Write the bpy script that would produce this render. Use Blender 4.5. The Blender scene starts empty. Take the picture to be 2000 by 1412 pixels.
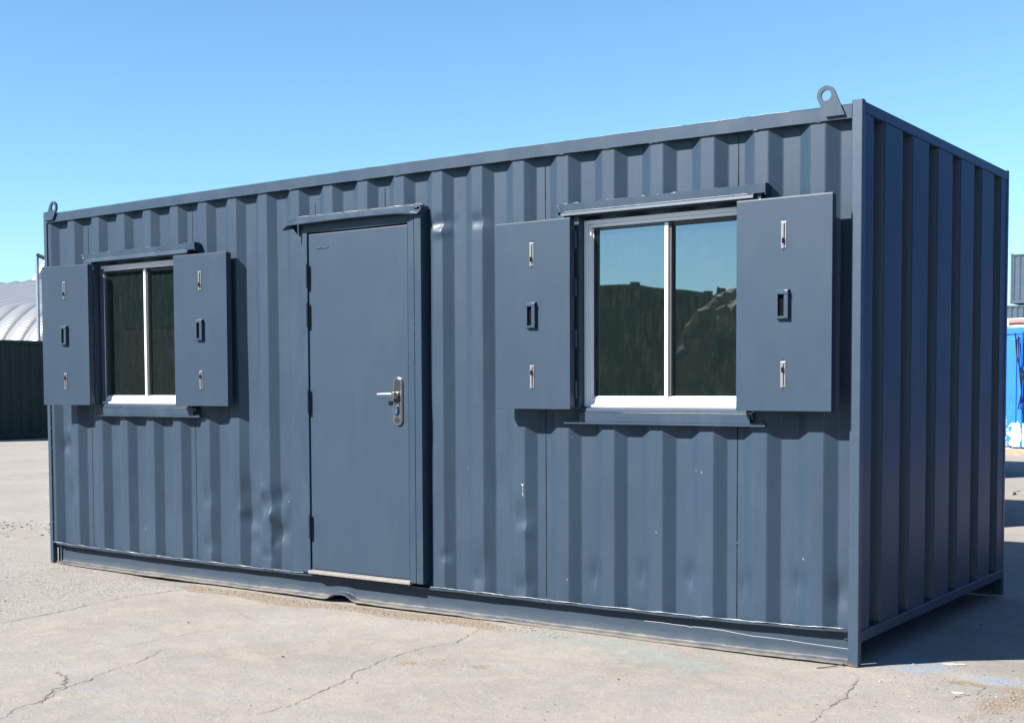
import bpy, bmesh, math, random
import numpy as np
from mathutils import Vector, Matrix

random.seed(7)
rng = np.random.default_rng(7)
sc = bpy.context.scene
col = sc.collection
PI = math.pi

# ------------------------------------------------------------------ camera
cam_d = bpy.data.cameras.new("camera")
cam = bpy.data.objects.new("camera", cam_d)
col.objects.link(cam)
cam.location = (8.11783, -5.58253, 1.27979)
cam.rotation_euler = (1.52364, 0.00479, 0.63149)
cam_d.sensor_width = 36.0
cam_d.lens = 2497.63 / 2000 * 36.0
cam_d.shift_x = 33.06 / 2000
cam_d.shift_y = 163.52 / 2000
cam_d.clip_start = 0.05
cam_d.clip_end = 5000
sc.camera = cam

# ------------------------------------------------------------------ light
SUN_TRAVEL = Vector((0.56, 1.0, -0.90))
to_sun = -SUN_TRAVEL.normalized()
elev = math.asin(to_sun.z)
azim = math.atan2(to_sun.x, to_sun.y)
world = bpy.data.worlds.new("World")
sc.world = world
world.use_nodes = True
wn = world.node_tree
wn.nodes.clear()
sky = wn.nodes.new('ShaderNodeTexSky')
sky.sky_type = 'NISHITA'
sky.sun_disc = False
sky.sun_elevation = elev
sky.sun_rotation = azim % (2 * PI)
sky.altitude = 0
sky.air_density = 1.0
sky.dust_density = 0.15
sky.ozone_density = 2.0
bg = wn.nodes.new('ShaderNodeBackground')
bg.inputs['Strength'].default_value = 0.05
wo = wn.nodes.new('ShaderNodeOutputWorld')
tint = wn.nodes.new('ShaderNodeMix')
tint.data_type = 'RGBA'
tint.blend_type = 'MULTIPLY'
tint.inputs[0].default_value = 1.0
tint.inputs[7].default_value = (0.745, 1.025, 1.16, 1)
wn.links.new(sky.outputs[0], tint.inputs[6])
wn.links.new(tint.outputs[2], bg.inputs[0])
wn.links.new(bg.outputs[0], wo.inputs[0])
sun_d = bpy.data.lights.new("sun", 'SUN')
sun_d.energy = 4.1
sun_d.angle = math.radians(0.5)
sun_d.color = (1.0, 0.955, 0.89)
sun = bpy.data.objects.new("sun", sun_d)
col.objects.link(sun)
sun.rotation_euler = SUN_TRAVEL.to_track_quat('-Z', 'Y').to_euler()
sun.location = (-8, -16, 16)

sc.view_settings.view_transform = 'Standard'
sc.view_settings.look = 'None'
sc.view_settings.gamma = 1.0
sc.view_settings.exposure = 1.85
sc.view_settings.use_curve_mapping = False
sc.render.engine = 'CYCLES'
sc.render.resolution_x = 1024
sc.render.resolution_y = 722

# ------------------------------------------------------------------ node helpers
def new_mat(name):
    m = bpy.data.materials.new(name)
    m.use_nodes = True
    nt = m.node_tree
    return m, nt, nt.nodes['Principled BSDF']

def N(nt, t, **kw):
    n = nt.nodes.new(t)
    for k, v in kw.items():
        if k in n.inputs:
            n.inputs[k].default_value = v
        else:
            setattr(n, k, v)
    return n

def L(nt, a, b):
    nt.links.new(a, b)

def coords(nt, scale=(1, 1, 1), loc=(0, 0, 0), kind='Object'):
    tc = nt.nodes.new('ShaderNodeTexCoord')
    mp = nt.nodes.new('ShaderNodeMapping')
    mp.inputs['Scale'].default_value = scale
    mp.inputs['Location'].default_value = loc
    L(nt, tc.outputs[kind], mp.inputs['Vector'])
    return mp.outputs[0]

def noise(nt, vec, scale, detail=4, rough=0.55, dist=0.0):
    n = N(nt, 'ShaderNodeTexNoise')
    n.inputs['Scale'].default_value = scale
    n.inputs['Detail'].default_value = detail
    n.inputs['Roughness'].default_value = rough
    n.inputs['Distortion'].default_value = dist
    L(nt, vec, n.inputs['Vector'])
    return n.outputs['Fac']

def ramp(nt, fac, p0, p1, c0=(0, 0, 0, 1), c1=(1, 1, 1, 1)):
    if p0 > p1: p0, p1, c0, c1 = p1, p0, c1, c0
    r = nt.nodes.new('ShaderNodeValToRGB')
    e = r.color_ramp.elements
    e[0].position = p0; e[0].color = c0
    e[1].position = p1; e[1].color = c1
    L(nt, fac, r.inputs[0])
    return r.outputs[0]

def mix(nt, fac, a, b, mode='MIX'):
    m = nt.nodes.new('ShaderNodeMix')
    m.data_type = 'RGBA'
    m.blend_type = mode
    for sock, v in ((0, fac), (6, a), (7, b)):
        if isinstance(v, (int, float)):
            m.inputs[sock].default_value = v
        elif isinstance(v, tuple):
            m.inputs[sock].default_value = v if len(v) == 4 else (*v, 1)
        else:
            L(nt, v, m.inputs[sock])
    return m.outputs[2]

def math_n(nt, op, a, b=None, clamp=False):
    m = nt.nodes.new('ShaderNodeMath')
    m.operation = op
    m.use_clamp = clamp
    for i, v in enumerate((a, b)):
        if v is None: continue
        if isinstance(v, (int, float)): m.inputs[i].default_value = v
        else: L(nt, v, m.inputs[i])
    return m.outputs[0]

def bump(nt, bsdf, h, strength, dist=0.01):
    b = nt.nodes.new('ShaderNodeBump')
    b.inputs['Strength'].default_value = strength
    b.inputs['Distance'].default_value = dist
    L(nt, h, b.inputs['Height'])
    L(nt, b.outputs[0], bsdf.inputs['Normal'])

# ------------------------------------------------------------------ materials
def paint(name, c, rough=0.4, var=0.12, dust=0.10, wave=0.25, spec=0.32, fleck=True):
    m, nt, b = new_mat(name)
    v = coords(nt)
    n1 = noise(nt, v, 1.6, 5, 0.6)
    vs = coords(nt, (3, 3, 1.1))
    n2 = noise(nt, vs, 3.0, 5, 0.65)
    lo = tuple(x * (1 - var) for x in c); hi = tuple(x * (1 + var) for x in c)
    base = mix(nt, ramp(nt, n1, 0.3, 0.7), lo, hi)
    dm = math_n(nt, 'MULTIPLY', ramp(nt, n2, 0.45, 0.8), dust)
    base = mix(nt, dm, base, (0.32, 0.31, 0.29))
    if fleck:
        f = noise(nt, v, 60, 2, 0.5)
        base = mix(nt, ramp(nt, f, 0.80, 0.82), base, (0.22, 0.24, 0.25))
    L(nt, base, b.inputs['Base Color'])
    r = mix(nt, n2, (rough - .02,) * 3, (rough + .04,) * 3)
    L(nt, r, b.inputs['Roughness'])
    b.inputs['Specular IOR Level'].default_value = spec
    n3 = noise(nt, coords(nt, (1, 1, 0.45)), 7, 3, 0.5)
    n4 = noise(nt, v, 240, 2, 0.6)
    h = math_n(nt, 'ADD', math_n(nt, 'MULTIPLY', n3, wave), math_n(nt, 'MULTIPLY', n4, 0.012))
    bump(nt, b, h, 0.35, 0.012)
    return m

PAINT = (0.0210, 0.038, 0.0615)
M_PANEL = paint("grey_panel_paint", PAINT, 0.42, 0.08, 0.022, 0.30)
M_STEEL = paint("grey_frame_paint", PAINT, 0.38, 0.06, 0.04, 0.10)
M_DOOR = paint("grey_door_paint", (0.0212, 0.0385, 0.0620), 0.42, 0.05, 0.012, 0.06, fleck=False)
M_SHUT = paint("grey_shutter_paint", (0.0210, 0.038, 0.0615), 0.40, 0.05, 0.012, 0.05, fleck=False)
M_BEAD = paint("painted_weld_bead", (0.060, 0.074, 0.09), 0.34, 0.25, 0.4, 0.5, 0.9)  # lighter than the wall paint; bright glints partly put into the colour

def rail_mat():
    m, nt, b = new_mat("dusty_rail_paint")
    v = coords(nt)
    sep = N(nt, 'ShaderNodeSeparateXYZ')
    tc = nt.nodes.new('ShaderNodeTexCoord')
    L(nt, tc.outputs['Object'], sep.inputs[0])
    n1 = noise(nt, v, 9, 5, 0.65)
    n2 = noise(nt, coords(nt, (1.5, 1.5, 14)), 3, 5, 0.65)
    z = math_n(nt, 'ADD', sep.outputs['Z'], math_n(nt, 'MULTIPLY', n1, 0.05))
    low = ramp(nt, z, 0.030, 0.075, (1, 1, 1, 1), (0, 0, 0, 1))
    base = mix(nt, math_n(nt, 'MULTIPLY', ramp(nt, n2, 0.42, 0.72), 0.10), tuple(q * .85 for q in PAINT), (0.12, 0.13, 0.14))  # base darker than the wall paint, standing in for missing occlusion
    base = mix(nt, math_n(nt, 'MULTIPLY', low, 0.38), base, (0.115, 0.115, 0.115))
    vlow = ramp(nt, z, 0.022, 0.040, (1, 1, 1, 1), (0, 0, 0, 1))
    base = mix(nt, math_n(nt, 'MULTIPLY', vlow, 0.85), base, (0.165, 0.145, 0.12))
    L(nt, base, b.inputs['Base Color'])
    b.inputs['Roughness'].default_value = 0.6
    b.inputs['Specular IOR Level'].default_value = 0.3
    bump(nt, b, noise(nt, v, 60, 4), 0.2, 0.004)
    return m
M_RAIL = rail_mat()

def post_mat():
    m, nt, b = new_mat("corner_post_paint")
    v = coords(nt)
    tc = nt.nodes.new('ShaderNodeTexCoord')
    sep = N(nt, 'ShaderNodeSeparateXYZ')
    L(nt, tc.outputs['Object'], sep.inputs[0])
    n1 = noise(nt, v, 30, 5, 0.7)
    n2 = noise(nt, coords(nt, (1, 1, .3)), 14, 4, 0.6)
    z = math_n(nt, 'ADD', sep.outputs['Z'], math_n(nt, 'MULTIPLY', n1, 0.06))
    low = ramp(nt, z, 0.033, 0.044, (1, 1, 1, 1), (0, 0, 0, 1))
    # worn arris: bare metal shows on the outer edge of the post
    ex = math_n(nt, 'ADD', sep.outputs['X'], math_n(nt, 'MULTIPLY', n2, 0.004))
    edge = ramp(nt, math_n(nt, 'SUBTRACT', ex, 0.0245 + 0.0005), 0.0015, 0.0022)
    base = mix(nt, ramp(nt, n1, .4, .7), PAINT, tuple(x * 1.2 for x in PAINT))
    base = mix(nt, math_n(nt, 'MULTIPLY', edge, 0.30), base, (0.15, 0.10, 0.07))
    base = mix(nt, low, base, (0.16, 0.07, 0.035))
    L(nt, base, b.inputs['Base Color'])
    b.inputs['Roughness'].default_value = 0.4
    bump(nt, b, n1, 0.1, 0.004)
    return m
M_POST = post_mat()

def simple(name, c, rough=0.5, metal=0.0, nscale=20, var=0.15, bstr=0.05, spec=0.5):
    m, nt, b = new_mat(name)
    v = coords(nt)
    n1 = noise(nt, v, nscale, 4, 0.6)
    base = mix(nt, n1, tuple(x * (1 - var) for x in c), tuple(min(1, x * (1 + var)) for x in c))
    L(nt, base, b.inputs['Base Color'])
    b.inputs['Roughness'].default_value = rough
    b.inputs['Metallic'].default_value = metal
    b.inputs['Specular IOR Level'].default_value = spec
    if bstr: bump(nt, b, n1, bstr, 0.004)
    return m

M_ALU = simple("white_aluminium", (0.60, 0.61, 0.63), 0.32, 0.0, 6, 0.05, 0.0, 0.6)
M_GASKET = simple("black_gasket", (0.030, 0.030, 0.032), 0.6)
M_CHROME = simple("brushed_chrome", (0.50, 0.50, 0.50), 0.28, 1.0, 30, 0.1, 0.02)
M_PLATE = simple("bronze_plate", (0.055, 0.052, 0.050), 0.35, 0.6, 40, 0.1, 0.02)
M_BOLT = simple("bright_zinc", (0.20, 0.20, 0.20), 0.35, 0.35, 60, 0.15, 0.1)
M_BLACK = simple("black_plastic", (0.012, 0.014, 0.018), 0.4)
M_BLUEBIT = simple("blue_key_cover", (0.015, 0.075, 0.20), 0.3)
M_SLOT = simple("dark_slot", (0.004, 0.004, 0.005), 0.9, spec=0.05)
M_SILL = simple("worn_threshold_metal", (0.22, 0.21, 0.20), 0.4, 0.3, 35, 0.35, 0.2)
M_SEAM = simple("seam_shadow_gap", (0.004, 0.006, 0.009), 0.9, spec=0.1)
M_SCRATCH = simple("bare_scratch", (0.30, 0.31, 0.33), 0.5)
M_INSIDE = simple("interior_board", (0.10, 0.12, 0.11), 0.8)
M_RUSTY = simple("rusty_steel", (0.16, 0.075, 0.035), 0.8, 0.0, 40, 0.4, 0.3)
M_WIRE = simple("rusty_wire", (0.10, 0.06, 0.04), 0.7)
M_STONE = simple("stone_grey", (0.17, 0.155, 0.135), 0.85, 0, 90, 0.4, 0.3)
M_WHITE = simple("white_flake", (0.42, 0.42, 0.40), 0.6)
M_WOOD = simple("weathered_timber", (0.24, 0.21, 0.155), 0.85, 0, 12, 0.3, 0.4)
M_GALV = simple("galvanised_steel", (0.20, 0.24, 0.29), 0.4, 0.5, 14, 0.15, 0.05)
M_WHITEP = simple("white_painted_steel", (0.42, 0.43, 0.44), 0.5)
M_CABLE = simple("black_cable", (0.012, 0.012, 0.014), 0.5)

def glass_mat():
    m, nt, b = new_mat("window_glass")
    out = nt.nodes['Material Output']
    nt.nodes.remove(b)
    v = coords(nt)
    n = noise(nt, v, 2.2, 2, 0.5)
    bp = N(nt, 'ShaderNodeBump')
    bp.inputs['Strength'].default_value = 0.10
    bp.inputs['Distance'].default_value = 0.004
    L(nt, n, bp.inputs['Height'])
    gl = N(nt, 'ShaderNodeBsdfGlossy'); gl.inputs['Roughness'].default_value = 0.012
    gl.inputs['Color'].default_value = (0.79, 0.90, 1.0, 1)
    L(nt, bp.outputs[0], gl.inputs['Normal'])
    tr = N(nt, 'ShaderNodeBsdfTransparent'); tr.inputs['Color'].default_value = (0.30, 0.42, 0.38, 1)
    df = N(nt, 'ShaderNodeBsdfDiffuse')
    sm = ramp(nt, noise(nt, coords(nt, (3.5, 1, 1.2)), 9, 6, .75), .48, .72)
    L(nt, mix(nt, sm, (0.011, 0.019, 0.018), (0.026, 0.036, 0.034)), df.inputs['Color'])
    m1 = N(nt, 'ShaderNodeMixShader'); m1.inputs[0].default_value = 0.55
    L(nt, tr.outputs[0], m1.inputs[1]); L(nt, df.outputs[0], m1.inputs[2])
    fr = N(nt, 'ShaderNodeFresnel'); fr.inputs["IOR"].default_value = 2.85
    m2 = N(nt, 'ShaderNodeMixShader')
    L(nt, fr.outputs[0], m2.inputs[0]); L(nt, m1.outputs[0], m2.inputs[1]); L(nt, gl.outputs[0], m2.inputs[2])
    L(nt, m2.outputs[0], out.inputs['Surface'])
    return m
M_GLASS = glass_mat()

# ------------------------------------------------------------------ mesh helpers
class MB:
    def __init__(s):
        s.v = []; s.f = []; s.mi = []
    def add(s, vs, fs, mi=0):
        o = len(s.v)
        s.v.extend([tuple(p) for p in vs])
        s.f.extend([tuple(i + o for i in f) for f in fs])
        s.mi.extend([mi] * len(fs))
    def box(s, x0, x1, y0, y1, z0, z1, mi=0, bev=0.0):
        if bev <= 0:
            vs = [(x, y, z) for x in (x0, x1) for y in (y0, y1) for z in (z0, z1)]
            fs = [(0, 1, 3, 2), (4, 6, 7, 5), (0, 4, 5, 1), (2, 3, 7, 6), (0, 2, 6, 4), (1, 5, 7, 3)]
            s.add(vs, fs, mi); return
        bm = bmesh.new()
        bmesh.ops.create_cube(bm, size=1.0)
        bmesh.ops.scale(bm, vec=(x1 - x0, y1 - y0, z1 - z0), verts=bm.verts)
        bmesh.ops.translate(bm, vec=((x0 + x1) / 2, (y0 + y1) / 2, (z0 + z1) / 2), verts=bm.verts)
        b = min(bev, .45 * min(x1 - x0, y1 - y0, z1 - z0))
        bmesh.ops.bevel(bm, geom=bm.edges[:], offset=b, segments=2, profile=0.6, affect='EDGES')
        s.from_bm(bm, mi)
    def from_bm(s, bm, mi=0):
        bm.verts.index_update()
        s.add([v.co[:] for v in bm.verts], [[v.index for v in f.verts] for f in bm.faces], mi)
        bm.free()
    def prism(s, pts, y0, y1, axis='y', mi=0):
        """closed outline pts (a,b) extruded along an axis: y -> (a,y,b); x -> (x,a,b); z -> (a,b,z)"""
        n = len(pts)
        def P(a, b, t):
            return (a, t, b) if axis == 'y' else (t, a, b) if axis == 'x' else (a, b, t)
        vs = [P(a, b, y0) for a, b in pts] + [P(a, b, y1) for a, b in pts]
        fs = [tuple(range(n)), tuple(range(2 * n - 1, n - 1, -1))]
        fs += [(i, i + n, (i + 1) % n + n, (i + 1) % n) for i in range(n)]
        s.add(vs, fs, mi)
    def tube(s, pts, r, seg=6, mi=0, taper=None):
        pts = [Vector(p) for p in pts]
        n = len(pts); vs = []; fs = []
        for i, p in enumerate(pts):
            t = (pts[min(i + 1, n - 1)] - pts[max(i - 1, 0)]).normalized()
            up = Vector((0, 0, 1)) if abs(t.z) < .9 else Vector((1, 0, 0))
            a = t.cross(up).normalized(); b = t.cross(a)
            rr = r if not callable(r) else r(i / (n - 1))
            for k in range(seg):
                w = 2 * PI * k / seg
                vs.append(p + a * rr * math.cos(w) + b * rr * math.sin(w))
        for i in range(n - 1):
            for k in range(seg):
                fs.append((i * seg + k, i * seg + (k + 1) % seg, (i + 1) * seg + (k + 1) % seg, (i + 1) * seg + k))
        fs.append(tuple(range(seg))[::-1]); fs.append(tuple((n - 1) * seg + k for k in range(seg)))
        s.add(vs, fs, mi)
    def build(s, name, mats, parent=None, smooth=False, fix=True):
        me = bpy.data.meshes.new(name)
        me.from_pydata(s.v, [], s.f)
        if not isinstance(mats, (list, tuple)): mats = [mats]
        for m in mats: me.materials.append(m)
        me.polygons.foreach_set('material_index', s.mi)
        if smooth: me.polygons.foreach_set('use_smooth', [True] * len(s.f))
        if fix:
            bm = bmesh.new(); bm.from_mesh(me)
            bmesh.ops.recalc_face_normals(bm, faces=bm.faces)
            bm.to_mesh(me); bm.free()
        me.update()
        o = bpy.data.objects.new(name, me)
        col.objects.link(o)
        if parent is not None:
            o.parent = parent
            if parent.type == 'EMPTY' and parent.get('wloc') is None:
                o.location = -Vector(parent.location) if not parent.get('is_local') else (0, 0, 0)
        return o

def build_each(mb, name, mats, parent, smooth=False):
    par = list(range(len(mb.v)))
    def find(a):
        while par[a] != a:
            par[a] = par[par[a]]; a = par[a]
        return a
    for f in mb.f:
        r = find(f[0])
        for q in f[1:]:
            par[find(q)] = r
    groups = {}
    for f, mi in zip(mb.f, mb.mi): groups.setdefault(find(f[0]), []).append((f, mi))
    for g in groups.values():
        m = MB(); mp = {}
        for f, mi in g:
            for q in f:
                if q not in mp: mp[q] = len(m.v); m.v.append(mb.v[q])
            m.f.append(tuple(mp[q] for q in f)); m.mi.append(mi)
        m.build(name, mats, parent, smooth=smooth)

def tag(o, label=None, cat=None, group=None, kind=None):
    if label: o['label'] = label
    if cat: o['category'] = cat
    if group: o['group'] = group
    if kind: o['kind'] = kind
    return o

def thing(name, label, cat, loc=(0, 0, 0), rz=0, group=None, local=False):
    o = bpy.data.objects.new(name, None)
    o.empty_display_size = 0.2
    col.objects.link(o)
    o.location = loc; o.rotation_euler = (0, 0, rz)
    if local: o['is_local'] = 1
    return tag(o, label, cat, group)

def strip_flags():
    for o in bpy.data.objects:
        if 'is_local' in o: del o['is_local']

def corr_profile(start, end, x0, pitch, segs, depth, r=0.006, y=0.0, out=-1):
    """list of (u, d): segs = (crest, slope, trough, slope); x0 = where a crest begins. d = recess (0 crest .. depth)."""
    c, s1, t, s2 = segs
    k0 = int(math.floor((start - x0) / pitch)) - 1
    bends = []
    k = k0
    while x0 + k * pitch < end + pitch:
        b = x0 + k * pitch
        bends += [(b, 0), (b + c, 0), (b + c + s1, depth), (b + c + s1 + t, depth)]
        k += 1
    pts = []
    for i in range(1, len(bends) - 1):
        u, d = bends[i]
        up, dp = bends[i - 1]; un, dn = bends[i + 1]
        l0 = u - up; l1 = un - u
        for f in (-2.0, -1.0):
            q = f * r
            pts.append((u + q, d + (dp - d) * (-q) / l0))
        d0 = d + (dp - d) * r / l0; d1 = d + (dn - d) * r / l1
        pts.append((u, (d0 + d1) / 4 + d / 2))
        for f in (1.0, 2.0):
            q = f * r
            pts.append((u + q, d + (dn - d) * q / l1))
        # midpoints so dents can bend the flats
        m = u + 2 * r; e = un - 2 * r
        for w in (1 / 3, 2 / 3):
            uu = m + (e - m) * w
            pts.append((uu, d + (dn - d) * (uu - u) / l1))
    pts = [p for p in pts if start + 1e-4 < p[0] < end - 1e-4]
    # add the ends by interpolation over the full bend list
    bu = [b[0] for b in bends]; bd = [b[1] for b in bends]
    ends = [(start, float(np.interp(start, bu, bd))), (end, float(np.interp(end, bu, bd)))]
    return [ends[0]] + pts + [ends[1]]

# ------------------------------------------------------------------ THE SITE CABIN
LX, WY, HZ = 6.058, 2.438, 2.536
cabin = thing('site_cabin', 'dark grey converted shipping container cabin with door, two shuttered windows and corrugated walls',
              'cabin', (LX / 2, WY / 2, 0))

PITCH = 0.27694
X0R = 0.0668            # right edge of the first crest on the front wall
CREST = 0.070
DENTS = [  # x, z, radius x, radius z, depth
    (3.655, 2.18, .050, .030, .016), (3.65, 2.13, .045, .022, -.010), (3.915, 2.17, .05, .03, .010), (3.93, 0.30, .07, .07, .007),
    (2.097, .45, .07, .07, .018), (2.214, .53, .06, .05, .014), (2.348, .37, .06, .05, .014), (2.20, .62, .05, .05, -.008),
    (2.05, .60, .06, .09, .010), (2.32, .58, .05, .05, .009), (2.12, .30, .05, .06, .008), (2.42, .46, .03, .08, .008), (2.16, .40, .03, .05, .010), (2.28, .47, .025, .03, -.008), (2.30, .30, .02, .03, .008), (2.38, .62, .03, .04, .008), (2.02, .48, .03, .03, -.006), (2.25, .22, .05, .03, .006),
    (0.164, .86, .035, .05, .014), (0.243, .53, .05, .09, .012), (0.19, .95, .03, .04, -.008), (3.583, 1.03, .05, .12, .004),
    (4.20, .572, .05, .07, .012), (4.22, .50, .035, .035, -.006), (4.647, .304, .035, .06, .014), (4.935, .328, .035, .06, .014), (5.193, .337, .035, .06, .014),
    (5.500, .322, .035, .06, .014), (5.765, .349, .04, .06, .012), (5.962, .32, .045, .07, .014), (1.691, .56, .05, .06, .010),
    (3.669, .323, .03, .03, .010), (1.70, .25, .06, .05, .010), (3.90, .22, .05, .04, .012), (4.20, .20, .05, .04, .010),
    (1.30, .45, .06, .12, .005), (0.75, .5, .05, .15, .004), (4.05, .75, .05, .12, .006), (2.0, 1.2, .06, .3, .004)]

def dent(x, z):
    d = 0.0
    for (a, b, rx, rz, dp) in DENTS:
        q = ((x - a) / rx) ** 2 + ((z - b) / rz) ** 2
        if q < 9:
            d += dp * math.exp(-q) * (1.7 if 1.9 < a < 2.5 or a < .3 else 1.2)
    d = .026 * math.tanh(d / .026)
    # slow oil-canning of thin sheet
    d += 0.0011 * math.sin(x * 9.1 + 1.3 * math.sin(z * 2.2)) * math.sin(z * 2.9 + x * 1.7)
    return d

def zb(x):
    return float(np.interp(x, [.04, .5, 1.1, 2.1, 3.7, 4.6, 5.2, 5.7, 6.01], [.150, .142, .135, .133, .138, .139, .143, .153, .163]))

prof = corr_profile(0.040, 6.008, X0R - CREST, PITCH, (CREST, 0.057, 0.084, 0.06594), 0.041, r=0.004)
OPEN = [(0.66, 1.53, 1.165, 2.115), (4.60, 5.50, 1.165, 2.115), (2.60, 3.52, 0.10, 2.24)]

def clean_grid(us, extra, tol=0.004):
    keep = sorted(set(extra))
    out = [u for u in us if all(abs(u - e) > tol for e in keep)]
    return sorted(out + keep)

fx = [p[0] for p in prof]; fd = [p[1] for p in prof]
xs = clean_grid(fx, [a for o in OPEN for a in o[:2]])
zs = clean_grid([0.142] + list(np.linspace(0.185, 2.49, 128)), [a for o in OPEN for a in o[2:] if a > .15])
mb = MB()
idx = {}
def vid(i, j):
    if (i, j) not in idx:
        x, z = xs[i], zs[j]
        y = 0.010 + float(np.interp(x, fx, fd)) + dent(x, z)
        zz = z
        if j == 0:
            zz = zb(x) + 0.002 * math.sin(x * 7) + 0.0015 * math.sin(x * 23)
        idx[(i, j)] = len(mb.v)
        mb.v.append((x, y, zz))
    return idx[(i, j)]
for i in range(len(xs) - 1):
    for j in range(len(zs) - 1):
        cx = (xs[i] + xs[i + 1]) / 2; cz = (zs[j] + zs[j + 1]) / 2
        if any(a < cx < b and c < cz < d for a, b, c, d in OPEN): continue
        mb.f.append((vid(i, j), vid(i + 1, j), vid(i + 1, j + 1), vid(i, j + 1))); mb.mi.append(0)
# sheet joints (vertical seams in the troughs), with small blobs of sealant
def ypan(x, z): return 0.010 + float(np.interp(x, fx, fd)) + dent(x, z)
sm = mb
for (x, z0, z1) in [(0.452, .15, 1.09), (0.452, 2.20, 2.44), (1.552, .15, 1.09), (1.552, 2.17, 2.44), (2.66, 2.30, 2.38), (3.218, 2.29, 2.42),
                    (4.331, .15, 1.15), (4.331, 2.11, 2.43), (5.437, .15, 1.08), (5.437, 2.21, 2.45)]:
    n = max(6, int((z1 - z0) / .03)); w = 0.0022 if x > 3 else 0.0016
    vs = []
    for k in range(n + 1):
        z = z0 + (z1 - z0) * k / n
        ww = w * random.uniform(.75, 1.2)
        vs += [(x - ww, ypan(x - ww, z) - .0012, z), (x + ww, ypan(x + ww, z) - .0012, z)]
    sm.add(vs, [(2 * k, 2 * k + 1, 2 * k + 3, 2 * k + 2) for k in range(n)], 1)
sc_ = mb
def scratch(path, w=.0012, y=None):
    vs = []
    for k, (x, z) in enumerate(path):
        yy = (ypan(x, z) - .0015) if y is None else y
        ww = w * random.uniform(.4, 1.2)
        vs += [(x - ww * .4, yy, z - ww), (x + ww * .4, yy, z + ww)]
    sc_.add(vs, [(2 * k, 2 * k + 1, 2 * k + 3, 2 * k + 2) for k in range(len(path) - 1)], 2)
scratch([(4.205, .742), (4.209, .72), (4.206, .70), (4.212, .685)], .0025)
scratch([(4.198, .748), (4.213, .745)], .0025)
for _ in range(34):
    x = random.uniform(.1, 5.95); z = random.uniform(.16, .75) if random.random() < .75 else random.uniform(.8, 1.05)
    if 2.58 < x < 3.56: continue
    scratch([(x, z), (x + random.uniform(-.006, .006), z - random.uniform(.004, .016))], random.uniform(.0008, .0018))
front = mb.build('side_panel', [M_PANEL, M_SEAM, M_SCRATCH], cabin, smooth=True, fix=False)

# other long wall, roof, floor
pr = corr_profile(0.05, 6.0, 0.0, .278, (.072, .068, .070, .068), .036, .004)
def strip(profile, a0, a1, fn, nz=2):
    vs = []; n = len(profile)
    for u, d in profile:
        for k in range(nz):
            vs.append(fn(u, d, a0 + (a1 - a0) * k / (nz - 1)))
    return vs, [(i * nz + k, (i + 1) * nz + k, (i + 1) * nz + k + 1, i * nz + k + 1) for i in range(n - 1) for k in range(nz - 1)]
m2 = MB(); m2.add(*strip(pr, .14, 2.49, lambda u, d, a: (u, WY - .01 - d, a)))
m2.build('side_panel', M_PANEL, cabin, smooth=True)
m2 = MB(); m2.add(*strip(corr_profile(0.05, 6.0, 0.05, .209, (.09, .015, .09, .014), .02, .003), .05, WY - .05, lambda u, d, a: (u, a, 2.49 - d)))
m2.build('roof', M_PANEL, cabin)
m2 = MB(); m2.box(.06, 5.99, .075, WY - .07, .11, .14)
m2.build('floor', M_WOOD, cabin)
m2 = MB(); m2.box(.08, 5.97, WY - .09, WY - .08, .15, 2.44); m2.box(.08, .09, .085, WY - .09, .15, 2.44)
m2.box(5.93, 5.94, .085, WY - .09, .15, 2.44); m2.box(.09, 5.93, .085, WY - .09, 2.40, 2.41)
m2.box(.08, .60, .125, .135, 1.15, 2.40); m2.box(1.60, 4.53, .125, .135, 1.15, 2.40); m2.box(5.60, 5.92, .125, .135, 1.15, 2.40); m2.box(.10, 5.92, .125, .135, .15, 1.149)
m2.build('interior_lining', M_INSIDE, cabin)

# end wall (right): flat outer faces with narrow recesses
ends_ = MB()
pe = corr_profile(0.04, WY - .04, 0.147 + 0.150 - 0.395, 0.395, (.245, .016, .118, .016), .056, .003)
z_e = [0.150, 0.6, 1.2, 1.8, 2.478]
vs = []; n = len(pe)
for u, d in pe:
    for z in z_e: vs.append((LX - .003 - d, u, z))
nz = len(z_e)
ends_.add(vs, [(i * nz + k, (i + 1) * nz + k, (i + 1) * nz + k + 1, i * nz + k + 1) for i in range(n - 1) for k in range(nz - 1)])
ends_.build('end_panel', M_PANEL, cabin, smooth=True, fix=False)
el = MB()
vs = []
for u, d in pe:
    for z in z_e: vs.append((.003 + d, u, z))
el.add(vs, [(i * nz + k, (i + 1) * nz + k, (i + 1) * nz + k + 1, i * nz + k + 1) for i in range(n - 1) for k in range(nz - 1)])
el.build('end_panel', M_PANEL, cabin, smooth=True)
for (xa, xb) in ((LX - .085, LX), (0, .085)):
    t = MB(); t.box(xa, xb, .040, WY - .04, 2.479, HZ - .006, bev=.005)
    t.build('end_top_rail', M_STEEL, cabin)
    t = MB(); t.box(xa + .002, xb + (.006 if xa > 1 else 0), .040, WY - .042, .108, .160, bev=.006)
    t.build('end_bottom_rail', M_STEEL, cabin)

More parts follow.
